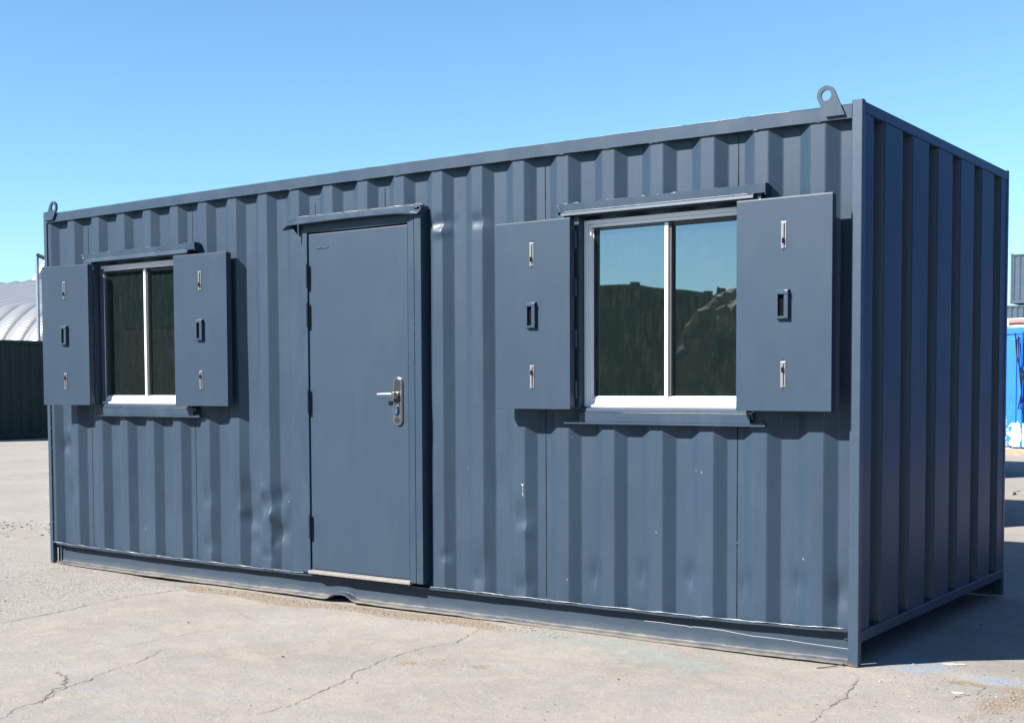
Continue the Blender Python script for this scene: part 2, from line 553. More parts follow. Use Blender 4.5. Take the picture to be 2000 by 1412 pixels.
# corner posts
def post(name, x0, x1, y0, y1, z1=HZ):
    cx, cy = (x0 + x1) / 2, (y0 + y1) / 2
    t = MB()
    bm = bmesh.new(); bmesh.ops.create_cube(bm, size=1.0)
    bmesh.ops.scale(bm, vec=(x1 - x0, y1 - y0, z1), verts=bm.verts)
    bmesh.ops.translate(bm, vec=(0, 0, z1 / 2), verts=bm.verts)
    bmesh.ops.bevel(bm, geom=[e for e in bm.edges if abs(e.verts[0].co.z - e.verts[1].co.z) > 1], offset=.005, segments=3, profile=.5, affect='EDGES')
    t.from_bm(bm)
    o = t.build(name, M_POST, cabin)
    o.location = Vector((cx, cy, 0)) - Vector(cabin.location)
    return o
post('corner_post', LX - .050, LX, 0, .040)
post('corner_post', 0, .036, 0, .040)
post('corner_post', LX - .050, LX, WY - .040, WY)
post('corner_post', 0, .05, WY - .040, WY)
# small gussets where the end rail meets the posts
g = MB(); g.prism([(.040, .108), (.075, .108), (.052, .096), (.040, .080)], LX - .012, LX - .004, axis='x')
g.prism([(WY - .040, .108), (WY - .075, .108), (WY - .052, .096), (WY - .040, .080)], LX - .012, LX - .004, axis='x')
build_each(g, 'gusset', M_STEEL, cabin)

# top rails
def bow(x): return 0.013 * math.sin(PI * x / LX) - 0.004
t = MB()
n = 60; vs = []; sec = [(.000, 2.462), (.060, 2.462), (.060, 2.524), (.005, 2.526), (.000, 2.520)]
for i in range(n + 1):
    x = .036 + (6.008 - .036) * i / n
    for (y, z) in sec: vs.append((x, y, z + bow(x) + .0006 * math.sin(x * 31)))
m_ = len(sec)
fs = [(i * m_ + k, i * m_ + (k + 1) % m_, (i + 1) * m_ + (k + 1) % m_, (i + 1) * m_ + k) for i in range(n) for k in range(m_)]
fs += [tuple(range(m_)), tuple(n * m_ + k for k in range(m_))]
t.add(vs, fs)
toprail = t.build('top_rail', M_STEEL, cabin)
t = MB(); t.box(.05, 6.008, WY - .06, WY, 2.462, 2.524, bev=.004); t.build('top_rail', M_STEEL, cabin)

# bottom rails (C section, lower lip dented near the door)
def lip(x):
    b = 0.034 * math.exp(-((x - 2.87) / .085) ** 4) + .004 * math.exp(-((x - 4.07) / .03) ** 2) + .003 * math.exp(-((x - 3.75) / .06) ** 2)
    return b + .001 * math.sin(x * 11) + .0007 * math.sin(x * 37)
def zl(x): return .0025 - .008 * min(1, x / .8, (LX - x) / .9)
t = MB()
n = 240; vs = []
for i in range(n + 1):
    x = .075 + (6.008 - .075) * i / n
    b = lip(x); z0 = zl(x) + b
    zt = zb(x) - .003
    zt2 = zt - .008 + .0012 * math.sin(x * 17)
    yw = .052 + .003 * math.sin(x * 2.1) + .002 * math.sin(x * 5.3) - b * .35
    sec = [(.000, zt), (.070, zt), (.070, z0), (.001, z0), (.000, z0 + .003), (.0005, z0 + .009), (.003, z0 + .011), (yw - .006, z0 + .0115), (yw - .002, z0 + .0135),
           (yw, z0 + .018), (yw + .001, (z0 + zt) / 2), (yw, zt - .022), (yw - .006, zt2 - .002), (.001, zt2)]
    for (y, z) in sec: vs.append((x, y, z))
m_ = len(sec)
fs = [(i * m_ + k, i * m_ + (k + 1) % m_, (i + 1) * m_ + (k + 1) % m_, (i + 1) * m_ + k) for i in range(n) for k in range(m_)]
fs += [tuple(range(m_)), tuple(n * m_ + k for k in range(m_))]
t.add(vs, fs)
t.box(.036, .075, .045, .07, .0, .138)
s2 = t
path = [(4.93, .083), (5.02, .085), (5.10, .083), (5.16, .0835), (5.19, .0795), (5.21, .084), (5.28, .0845), (5.36, .0835), (5.44, .078), (5.52, .0735), (5.62, .0745), (5.70, .074), (5.78, .070), (5.86, .068), (5.94, .0665), (6.005, .066)]
s2.tube([(x, .052 + .003 * math.sin(x * 2.1) + .002 * math.sin(x * 5.3) - .0005, z) for x, z in path], .0011, 5, 1)
botrail = t.build('bottom_rail', [M_RAIL, M_SCRATCH], cabin, smooth=False)
t = MB(); t.box(.05, 6.008, WY - .07, WY - .01, .0, .14); t.build('bottom_rail', M_RAIL, cabin)

# sealant / weld beads
bead = MB()
def bead_line(x0, x1, fy, fz, r=.004, step=.02, gap=0.0):
    pts = []; x = x0
    while x < x1:
        pts.append((x, fy(x) + random.uniform(-.001, .001), fz(x) + random.uniform(-.0012, .0012)))
        x += step * random.uniform(.6, 1.4)
    ph = random.uniform(0, 6); p2 = random.uniform(0, 6)
    if len(pts) > 2:
        bead.tube(pts, lambda s: r * (0.62 + .40 * math.sin(ph + s * (x1 - x0) * 11) ** 2 + .18 * math.sin(p2 + s * (x1 - x0) * 29)), 6)
ztop = lambda x: zb(x) - .001
bead_line(.04, 2.60, lambda x: .004 + max(0, ypan(x, .16) - .010) * .30, lambda x: ztop(x) + .002 + .003 * max(0, math.sin(x * 22.7)) , .0042)
bead_line(3.56, 6.005, lambda x: .004 + max(0, ypan(x, .16) - .010) * .30, lambda x: ztop(x) + .002 + .003 * max(0, math.sin(x * 22.7)), .0042)
# dabs where each crest meets the top rail
for k in range(22):
    xr = X0R + k * PITCH
    if k % 3 != 1 or k > 12:
        bead_line(xr - .075, xr - .005, lambda x: .004, lambda x: 2.461 + bow(x), .0028, .015)
for x in np.arange(3.4, 6.0, .02):
    pass
bead_line(2.9, 5.86, lambda x: .006, lambda x: 2.5265 + bow(x), .0017, .06)
build_each(bead, 'weld_bead', M_BEAD, cabin, smooth=True)
pb = MB()
for z in (.30, .62, .84, .98, 1.12, 2.16, 2.24, 2.30, 2.36, 2.42):
    bm = bmesh.new(); bmesh.ops.create_icosphere(bm, subdivisions=1, radius=.004)
    bmesh.ops.translate(bm, vec=(6.001 if z > 2 else .038, .008 if z < 2 else .040, z + random.uniform(-.01, .01)), verts=bm.verts)
    pb.from_bm(bm)
build_each(pb, 'weld_spot', M_BEAD, cabin, smooth=True)

# lifting lugs
def lug(xc, zc, xb0, xb1, zb, y0, y1, R=.043, r=.024, cabin=cabin):
    # outline: tangent sides from the base to a round head
    def tang(px, pz, side):
        dx, dz = xc - px, zc - pz; d = math.hypot(dx, dz); a = math.atan2(dz, dx); b = math.asin(R / d)
        t = a + side * b; l = math.sqrt(d * d - R * R)
        return px + l * math.cos(t), pz + l * math.sin(t)
    tl = tang(xb0, zb, 1); tr = tang(xb1, zb, -1)
    a0 = math.atan2(tr[1] - zc, tr[0] - xc); a1 = math.atan2(tl[1] - zc, tl[0] - xc)
    while a1 < a0: a1 += 2 * PI
    K = 28
    arc = [(xc + R * math.cos(a0 + (a1 - a0) * k / K), zc + R * math.sin(a0 + (a1 - a0) * k / K)) for k in range(K + 1)]
    outer = [(xb0, zb), (xb1, zb)] + arc
    # sample outer by direction from hole centre, pair with hole points
    M = 72; O = []
    def hit(th):
        c, s = math.cos(th), math.sin(th); best = None
        for i in range(len(outer)):
            (x1, z1), (x2, z2) = outer[i], outer[(i + 1) % len(outer)]
            ex, ez = x2 - x1, z2 - z1
            den = c * ez - s * ex
            if abs(den) < 1e-12: continue
            t = ((x1 - xc) * ez - (z1 - zc) * ex) / den
            u = ((x1 - xc) * s - (z1 - zc) * c) / den
            if t > 0 and -1e-6 <= u <= 1 + 1e-6 and (best is None or t > best): best = t
        return (xc + best * c, zc + best * s)
    ths = [2 * PI * k / M for k in range(M)] + [math.atan2(zb - zc, xb0 - xc) % (2 * PI), math.atan2(zb - zc, xb1 - xc) % (2 * PI)]
    ths = sorted(ths); M = len(ths)
    O = [hit(t) for t in ths]; I = [(xc + r * math.cos(t), zc + r * math.sin(t)) for t in ths]
    vs = [(x, y0, z) for x, z in O] + [(x, y0, z) for x, z in I] + [(x, y1, z) for x, z in O] + [(x, y1, z) for x, z in I]
    fs = []
    for k in range(M):
        q = (k + 1) % M
        fs += [(k, q, M + q, M + k), (2 * M + k, 3 * M + k, 3 * M + q, 2 * M + q), (k, 2 * M + k, 2 * M + q, q), (M + k, M + q, 3 * M + q, 3 * M + k)]
    m = MB(); m.add(vs, fs)
    return m.build('lifting_lug', M_STEEL, cabin)
lug(5.893, 2.570, 5.890, 5.980, 2.474, -.014, -.0015)
lug(.137, 2.560, .040, .130, 2.474, -.014, -.0015)
lug(5.893, 2.570, 5.890, 5.980, 2.474, WY + .0015, WY + .014)
lug(.137, 2.560, .040, .130, 2.474, WY + .0015, WY + .014)

# ---------------- door
DX0, DX1, DZ0, DZ1 = 2.677, 3.447, .172, 2.182
fr = MB()
fr.box(3.4545, 3.499, -.034, .048, .158, 2.250, bev=.0025)
fr.box(3.5015, 3.550, -.034, .048, .156, 2.275, bev=.004)
fr.box(2.632, 2.6695, -.034, .048, .150, 2.250, bev=.0025)
fr.box(2.592, 2.630, -.006, .048, .146, 2.250, bev=.0025)
fr.box(2.560, 2.590, .004, .048, .146, 2.262, bev=.002)
fr.box(2.670, 3.454, -.034, .048, 2.190, 2.250, bev=.003)
fr.box(3.4985, 3.502, -.029, .04, .16, 2.25)
frame = fr.build('door_frame', M_STEEL, cabin)
lk = MB(); lk.box(2.668, 3.456, -.006, .03, .15, 2.20); lk.build('frame_rebate', M_SLOT, frame)
t = MB()
# hood: sloping plate with a lip over the door, back edge welded to the wall
x0, x1 = 2.560, 3.552
hood = []
NH = 40
for i in range(NH + 1):
    x = x0 + (x1 - x0) * i / NH
    s = (x - x0) / (x1 - x0)
    k = 1.0
    if s > .86: k = 1 - .55 * min(1, (s - .86) / .09)      # lip folded back at the right end
    yl = -.036 - .052 * k; zz = 2.240 + .006 * math.sin(PI * s) + (1 - k) * -.010
    hood.append([(x, -.002, 2.292 + .0015 * math.sin(x * 40)), (x, yl, zz), (x, yl + .001, zz - .004), (x, -.002, 2.286)])
vs = [p for h in hood for p in h]
fs = [(i * 4 + k, i * 4 + (k + 1) % 4, (i + 1) * 4 + (k + 1) % 4, (i + 1) * 4 + k) for i in range(NH) for k in range(4)]
fs += [(0, 1, 2, 3), tuple(NH * 4 + k for k in range(4))]
t.add(vs, fs)
# left return, a thin pointed flap
t.add([(2.560, -.002, 2.290), (2.560, -.088, 2.240), (2.540, -.112, 2.205), (2.570, -.045, 2.220), (2.574, -.035, 2.205), (2.562, -.0, 2.19)],
      [(0, 1, 3), (1, 2, 3), (0, 3, 4), (0, 4, 5)])
t.box(2.575, 3.545, -.034, .04, 2.251, 2.284, bev=.002)
hoodo = t.build('door_hood', M_STEEL, cabin)
hb = MB()
pts = [(x, -.004 + random.uniform(-.001, .001), 2.293 + random.uniform(-.001, .002)) for x in np.arange(2.562, 3.556, .018)]
hb.tube(pts, lambda s: .0026 + .0008 * math.sin(s * 43) + .0022 * max(0, math.sin(s * 17 + .6)) ** 6, 6)
hb.tube([(3.552, -.004 - .012 * k, 2.292 - .005 * k + random.uniform(-.002, .002)) for k in range(7)], .003, 6)
hb.tube([(3.49 + .012 * k, -.062 + random.uniform(-.003, .003), 2.246 - .0025 * k) for k in range(6)], .0022, 6)
hb.tube([(2.562, -.01 - .012 * k, 2.29 - .005 * k) for k in range(8)], .002, 6)
build_each(hb, 'weld_bead', M_BEAD, hoodo, smooth=True)
th = MB()
th.box(2.655, 3.458, -.040, .05, .146, .166, bev=.004)
th.box(2.670, 3.452, -.028, .05, .1665, .1705, bev=.0015)
tho = th.build('door_threshold', M_SILL, cabin)

d = MB(); d.box(DX0, DX1, -.026, .020, DZ0 + .003, DZ1, bev=.004)
door = d.build('door', M_DOOR, cabin)
def stadium(xc, z0, z1, w, n=14):
    r = w / 2
    pts = [(xc + r * math.cos(PI * k / n), z1 - r + r * math.sin(PI * k / n)) for k in range(n + 1)]
    pts += [(xc + r * math.cos(PI + PI * k / n), z0 + r + r * math.sin(PI + PI * k / n)) for k in range(n + 1)]
    return pts
hp = MB()
hp.prism(stadium(3.374, 1.052, 1.327, .066), -.034, -.0265, mi=0)
hp.prism(stadium(3.374, 1.055, 1.324, .060), -.040, -.034, mi=0)
hp.prism(stadium(3.374, 1.063, 1.316, .045), -.0412, -.040, mi=1)
hp.prism(stadium(3.374, 1.100, 1.103, .045, 3), -.0420, -.0412, mi=0)
hp.build('handle_plate', [M_CHROME, M_PLATE], door)
lv = MB()
lv.tube([(3.376, -.040, 1.231), (3.376, -.062, 1.231), (3.374, -.074, 1.231), (3.366, -.081, 1.231), (3.350, -.083, 1.231), (3.300, -.084, 1.230), (3.268, -.084, 1.229)],
        lambda s: .0105 if s < .3 else .0095, 12)
lv.tube([(3.376, -.0405, 1.231), (3.376, -.048, 1.231)], .015, 16)
lv.build('lever_handle', M_CHROME, door, smooth=False)
kc = MB()
kc.tube([(3.374, -.041, 1.158), (3.374, -.050, 1.158)], .008, 14, 0)
kc.build('lock_cylinder', M_CHROME, door)
kc = MB(); kc.prism(stadium(3.374, 1.118, 1.152, .019), -.050, -.0415); kc.build('keyhole_cover', M_BLUEBIT, door)
nm = MB(); nm.box(2.744, 2.782, -.0295, -.026, 2.092, 2.101, bev=.001); nm.box(2.787, 2.838, -.0295, -.026, 2.092, 2.101, bev=.001)
nm.build('name_plate', M_DOOR, door)
for zc in (1.933, 1.700, 1.183, .430):
    h = MB()
    h.tube([(2.673, -.045, zc - .068), (2.673, -.045, zc - .010)], .0105, 12)
    h.tube([(2.673, -.045, zc - .008), (2.673, -.045, zc + .068)], .0105, 12)
    h.tube([(2.673, -.045, zc + .068), (2.673, -.045, zc + .073)], .007, 10)
    h.box(2.6775, 2.688, -.033, -.026, zc - .066, zc + .066, bev=.001)
    h.build('hinge', M_DOOR, door)
# filler screws on the jambs
js = MB()
for (x, z) in ((2.612, 1.70), (3.500, 1.60), (3.500, 1.64), (3.502, .26), (2.61, .28), (3.500, 1.38)):
    bm = bmesh.new(); bmesh.ops.create_icosphere(bm, subdivisions=1, radius=.0035)
    bmesh.ops.translate(bm, vec=(x, -.035 if x > 2.65 else -.007, z), verts=bm.verts); js.from_bm(bm)
build_each(js, 'weld_spot', M_BEAD, frame, smooth=True)

# ---------------- windows
def window(x0, x1, xm, label):
    """x0,x1 outer edges of the aluminium frame; xm meeting stile"""
    z0, z1 = 1.166, 2.116
    w = thing_part = MB()
    W = 0.036
    # steel box reveal behind the trim
    w.box(x0 - .030, x0 - .0015, -.030, .085, z0 - .01, z1 + .02, bev=.002)
    w.box(x1 + .0015, x1 + .030, -.030, .085, z0 - .01, z1 + .02, bev=.002)
    w.box(x0 - .030, x1 + .030, -.030, .085, z1 + .0215, z1 + .055, bev=.002)
    wr = w.build('window', M_STEEL, cabin)
    if label: wr['label'] = label
    a = MB()
    y0 = .018
    # outer frame, two steps
    for (ins, ya, yb, wd) in ((0, y0, .070, .020), (.0205, y0 + .010, .070, .016)):
        zz0, zz1 = z0 + ins * 1.1, z1 - ins
        a.box(x0 + ins, x0 + ins + wd, ya, yb, zz0, zz1, bev=.002)
        a.box(x1 - ins - wd, x1 - ins, ya, yb, zz0, zz1, bev=.002)
        a.box(x0 + ins + wd, x1 - ins - wd, ya, yb, zz1 - wd, zz1, bev=.002)
    # sill of the frame: sloping lower members
    a.prism([(y0 - .010, z0), (.07, z0), (.07, z0 + .03), (y0 + .012, z0 + .022), (y0 + .002, z0 + .010), (y0 - .010, z0 + .008)], x0 + .02, x1 - .02, axis='x')
    a.prism([(y0 + .010, z0 + .023), (.07, z0 + .030), (.07, z0 + .055), (y0 + .022, z0 + .053), (y0 + .014, z0 + .040)], x0 + .037, x1 - .037, axis='x')
    a.build('window_frame', M_ALU, wr)
    # sashes: left sash in front, right sash behind
    gz0, gz1 = z0 + .056, z1 - .052
    s = MB()
    s.box(xm - .004, xm + .016, y0 + .012, y0 + .034, gz0 - .004, gz1 + .010, bev=.002)
    s.box(x0 + .037, x0 + .044, y0 + .020, y0 + .040, gz0, gz1 + .01, bev=.001)
    build_each(s, 'sliding_sash', M_ALU, wr)
    s = MB()
    s.box(xm + .017, xm + .031, y0 + .020, y0 + .052, gz0 - .004, gz1 + .010, bev=.001)  # widened dark strip also stands for the stile's shaded side
    s.box(x0 + .0445, x0 + .050, y0 + .022, y0 + .042, gz0, gz1 + .008)
    s.box(x0 + .0505, xm - .005, y0 + .022, y0 + .042, gz1 + .001, gz1 + .008)
    s.box(xm + .032, x1 - .04, y0 + .032, y0 + .052, gz1 - .006, gz1 + .008)
    build_each(s, 'gasket', M_GASKET, wr)
    g = MB(); g.box(x0 + .044, xm + .000, .047, .050, gz0 - .01, gz1 + .01); g.build('glass_pane', M_GLASS, wr)
    g = MB(); g.box(xm + .020, x1 - .03, .0605, .0635, gz0 - .01, gz1 + .01); g.build('glass_pane', M_GLASS, wr)
    return wr
window(.612, 1.560, 1.074, 'small-looking far window, its glass dark green')
window(4.592, 5.560, 5.055, 'near window, its glass reflecting blue sky')

def hood_and_sill(xl, xr, sl, sr, su0, su1):
    t = MB()
    # hood: steel angle welded on, front leg sloping a little
    t.prism([(-.002, 2.206), (-.048, 2.202), (-.0465, 2.160), (-.041, 2.160), (-.041, 2.194), (-.002, 2.200)], xl, xr, axis='x')
    t.prism([(-.020, 2.161), (-.052, 2.1595), (-.060, 2.152), (-.062, 2.139), (-.056, 2.139), (-.054, 2.149), (-.020, 2.153)], xl + .03, xr - .055, axis='x')
    t.box(xr - .003, xr, -.044, .03, 2.150, 2.199)
    t.box(xl, xl + .003, -.044, .03, 2.150, 2.199)
    o = t.build('window_hood', M_STEEL, cabin)
    b = MB()
    b.tube([(x, -.004, 2.207 + random.uniform(-.001, .002)) for x in np.arange(xl, xr + .004, .016)], lambda s: .0019 + .0006 * math.sin(s * 37) + .0005 * math.sin(s * 91 + 1), 6)
    b.tube([(x, -.053 + random.uniform(-.0006, .0006), 2.1600) for x in np.arange(xl + .035, xr - .055, .02)], .0018, 5)
    b.tube([(xl + .004 + .006 * k, -.054 + random.uniform(-.002, .002), 2.198 - .008 * k) for k in range(6)], .002, 5)
    b.tube([(xr - .004, -.006 - .008 * k, 2.205 - random.uniform(0, .002)) for k in range(6)], .003, 5)
    build_each(b, 'weld_bead', M_BEAD, o, smooth=True)
    t = MB()
    t.prism([(-.002, 1.094), (-.023, 1.090), (-.023, 1.078), (-.002, 1.076)], sl, sr, axis='x')
    t.box(su0, su1, -.024, .012, 1.0905, 1.1345, bev=.002)
    t.prism([(-.026, 1.135), (.014, 1.135), (.014, 1.1435), (-.016, 1.1435), (-.026, 1.1395)], su0 - .002, su1 + .003, axis='x')
    t.prism([(-.020, 1.144), (.016, 1.144), (.016, 1.1655), (.004, 1.1655), (-.018, 1.158)], su0 + .004, su1 - .02, axis='x')
    o = t.build('window_sill', M_STEEL, cabin)
    b = MB()
    b.tube([(x, -.0265, 1.138 + random.uniform(-.0005, .0005)) for x in np.arange(su0 + .25, su1, .02)], .0016, 5)
    b.tube([(x, -.003, 1.096 + random.uniform(-.001, .001)) for x in np.arange(sl, su0 + .02, .012)], lambda s: random.uniform(.002, .004), 5)
    b.tube([(x, -.014, 1.093 + random.uniform(-.001, .001)) for x in np.arange(su1, sr, .012)], .002, 5)
    b.tube([(su1 + .006, -.024 + .004 * k, 1.140 - .006 * k) for k in range(6)], .003, 5)
    build_each(b, 'weld_bead', M_BEAD, o, smooth=True)
hood_and_sill(.512, 1.680, .555, 1.676, .650, 1.615)
hood_and_sill(4.470, 5.618, 4.492, 5.612, 4.585, 5.535)

# ---------------- shutters
def shutter(hx, side, ang, lower_wear, label):
    """hinged at x = hx (front corner nearest the window); side -1 opens to the left, +1 to the right; ang tilts the free edge"""
    w, h, th = .462, .966, .042
    z0 = 1.154
    t = MB()
    t.box(0, w, 0, .004, 0, h, bev=.0015)
    t.box(0, .003, .0045, th, .002, h - .002); t.box(w - .003, w, .0045, th, .002, h - .002)
    t.box(.0035, w - .0035, .0045, th, .001, .004); t.box(.0035, w - .0035, .0045, th, h - .004, h - .001)
    t.box(.0035, w - .0035, .012, .016, .0045, h - .0045)
    # top drip fold
    t.box(.0, w, .0045, .020, h + .0005, h + .0035, bev=.001)
    def place(o):
        pass
    # local frame: x away from hinge, y into the wall
    def xf(m):
        out = []
        for (x, y, z) in m.v:
            X = side * x; ca, sa = math.cos(ang), math.sin(ang)
            # positive ang swings the free edge towards the wall
            out.append((hx + X * ca - side * y * sa * 0 - 0, -.100 + y + abs(x) * sa, z0 + z))
        m.v = out
    xf(t)
    so = t.build('shutter', M_SHUT, cabin)
    so['label'] = label
    cxl = w * .505
    for (za, zb, up) in ((.738, .858, True), (.108, .226, False)):
        b = MB()
        hw = .0125
        b.box(cxl - hw, cxl + hw, -.0030, -.0002, za, zb, bev=.0012)
        b.tube([(cxl, -.0055, za + .012), (cxl, -.0055, zb - .012)], .0045, 8)
        for zz in (za + .008, zb - .008):
            b.tube([(cxl, -.003, zz), (cxl, -.0065, zz)], .006, 10)
        zc = za + .036 if up else zb - .036
        b.box(cxl - .0045, cxl + .0045, -.0120, -.0102, zc - .014, zc + .010, mi=1)
        for zz in (za - .009, zb + .009):
            b.box(cxl - .002, cxl + .002, -.0008, -.0001, zz - .002, zz + .002, mi=1)
        xf(b)
        b.build('slide_bolt', [M_BOLT, M_SLOT], so)
    # moulded grab handle: pocket with sloping brow
    b = MB()
    zc = .484; hw, hh = .030, .066
    # frame sides
    b.box(cxl - hw, cxl - hw + .007, -.012, -.0002, zc - hh, zc + hh, bev=.002) if side * 1 else None
    b.box(cxl + hw - .022, cxl + hw, -.020, -.0002, zc - hh, zc + hh, bev=.005)
    b.prism([(-.0002, zc + hh + .006), (-.022, zc + hh - .012), (-.022, zc + hh - .020), (-.0002, zc + hh - .014)], cxl - hw + .002, cxl + hw, axis='x')
    b.prism([(-.0002, zc - hh - .002), (-.018, zc - hh + .002), (-.018, zc - hh + .012), (-.0002, zc - hh + .016)], cxl - hw + .002, cxl + hw, axis='x')
    b.box(cxl - hw + .0072, cxl + hw - .0222, -.0016, -.0004, zc - hh + .016, zc + hh - .014, mi=1)
    if side < 0:
        b.v = [(2 * cxl - x, y, z) for (x, y, z) in b.v]
    xf(b)
    b.build('grab_handle', [M_SHUT, M_SLOT], so)
    # hinges bridging shutter and window reveal
    for zz in (.10, .36, .62, .86):
        b = MB()
        b.tube([(-.006, .048, zz - .045), (-.006, .048, zz + .045)], .007, 8)
        b.box(-.004, .05, .0425, .0475, zz - .045, zz + .045)
        xf(b)
        b.build('hinge', M_SHUT, so)
    return so
shutter(.640, -1, -.105, 0, 'far left shutter, its outer edge standing off the wall')
shutter(1.535, 1, .075, 0, 'shutter right of the far window')
shutter(4.580, -1, .0, 0, 'shutter left of the near window')
shutter(5.500, 1, .0, 0, 'near shutter beside the corner post')

# ------------------------------------------------------------------ GROUND
def axis(lo, hi, step, far):
    a = list(np.arange(lo, hi + 1e-6, step)); s = step; r = hi
    while r < far: s *= 1.35; r += s; a.append(r)
    s = step; l = lo; left = []
    while l > -far: s *= 1.35; l -= s; left.append(l)
    return np.array(left[::-1] + a)
gxs = axis(-1.5, 9.0, .045, 2500); gys = axis(-3.6, 4.5, .045, 2500)
GX, GY = np.meshgrid(gxs, gys, indexing='ij')
def gnoise(X, Y, f, seed, oct=3):
    r = np.random.default_rng(seed); out = np.zeros_like(X)
    for o in range(oct):
        for _ in range(5):
            a = r.uniform(0, 2 * PI); ph = r.uniform(0, 2 * PI); ff = f * 2 ** o * r.uniform(.7, 1.4)
            out += np.sin(ff * (X * math.cos(a) + Y * math.sin(a)) + ph) / (2 ** o * 5)
    return out
near = np.exp(-((GX - 4) ** 2 + (GY) ** 2) / 300)
GZ = -.012 + .005 * gnoise(GX, GY, 1.3, 3) + .0022 * gnoise(GX, GY, 6, 5)
# settle round the posts
def g2(x, y, rx, ry): return np.exp(-((GX - x) / rx) ** 2 - ((GY - y) / ry) ** 2)
w = np.clip(g2(6.03, .0, .25, .2) + g2(0, 0, .3, .3), 0, 1)
GZ = GZ * (1 - w) + w * -.002
GZ -= .058 * g2(6.75, 1.1, .55, .62) + .02 * g2(7.4, .7, .7, .6)
GZ -= .016 * g2(1.25, .02, .35, .10) + .010 * g2(2.85, .02, .8, .08)
GZ += .006 * gnoise(GX, GY, 9, 9) * g2(6.6, .3, .7, .7)
GZ = GZ * np.clip(near * 3, 0, 1) + (1 - np.clip(near * 3, 0, 1)) * -.02
nx, ny = GX.shape
vs = np.stack([GX, GY, GZ], -1).reshape(-1, 3)
ii = (np.arange(nx - 1)[:, None] * ny + np.arange(ny - 1)[None, :]).reshape(-1)
fsn = np.stack([ii, ii + ny, ii + ny + 1, ii + 1], -1)
me = bpy.data.meshes.new('ground')
me.vertices.add(len(vs)); me.vertices.foreach_set('co', vs.ravel())
me.loops.add(fsn.size); me.loops.foreach_set('vertex_index', fsn.ravel())
me.polygons.add(len(fsn)); me.polygons.foreach_set('loop_start', np.arange(0, fsn.size, 4)); me.polygons.foreach_set('loop_total', np.full(len(fsn), 4))
me.polygons.foreach_set('use_smooth', np.ones(len(fsn), bool))
me.update(calc_edges=True)
ground = bpy.data.objects.new('ground', me); col.objects.link(ground)
tag(ground, 'sunlit cracked pale concrete yard', None, None, 'structure')
def seg_side(X, Y, pl):
    """signed x-distance left of polyline given as (x,y) sorted by y"""
    ys = [p[1] for p in pl]; xs_ = [p[0] for p in pl]
    return np.interp(Y, ys, xs_) - X
sand = np.exp(-((GY + .13 + .035 * np.sin(GX * 3.1) + .03 * np.sin(GX * 7.7)) / .10) ** 4) * (1 / (1 + np.exp(-(GX - 1.60) * 12))) * (1 / (1 + np.exp((GX - 4.25) * 6)))
sand = np.clip(sand + .55 * g2(6.75, -.45, .10, .35) + .5 * g2(6.55, .02, .2, .08) + .50 * g2(4.33, -1.07, .13, .10) + .50 * g2(4.66, -.93, .13, .09) + .5 * g2(6.95, -.1, .35, .25) + .5 * g2(-2.0, .9, 1.3, .15) + .6 * g2(6.9, .35, .35, .15), 0, 1)
crackL = [(1.9, -2.2), (1.82, -1.57), (1.79, -1.37), (1.77, -1.12), (1.71, -.86), (1.66, -.6), (1.70, -.44), (1.71, -.2), (1.72, 0), (1.72, 50)]
agg = 1 / (1 + np.exp(-seg_side(GX, GY, crackL) * 40)) * (1 / (1 + np.exp(-(GX + 1.0) * 2.0)))
teal = np.clip(1.3 * g2(4.75, -.16, .55, .10) + .9 * g2(5.3, -.35, .45, .13) + .4 * g2(3.2, -.7, .6, .25) + .35 * g2(4.3, -.45, .25, .14) + .3 * g2(5.0, -.9, .6, .2), 0, 1)
blue = np.clip(1.3 * g2(6.62, .17, .13, .07) + .9 * g2(6.25, .32, .22, .20) + .9 * g2(6.9, .75, .25, .2) + .55 * g2(6.22, .10, .12, .05) + .7 * g2(4.38, -.78, .05, .03) + .8 * g2(3.98, -.36, .06, .02), 0, 1)
pink = np.clip(.8 * g2(5.60, -.25, .25, .10) + .35 * g2(3.5, -1.3, .3, .12), 0, 1)
for nm_, arr in (('sand', sand), ('agg', agg), ('teal', teal), ('blue', blue), ('pink', pink)):
    at = me.attributes.new(nm_, 'FLOAT', 'POINT'); at.data.foreach_set('value', arr.astype(np.float32).ravel())

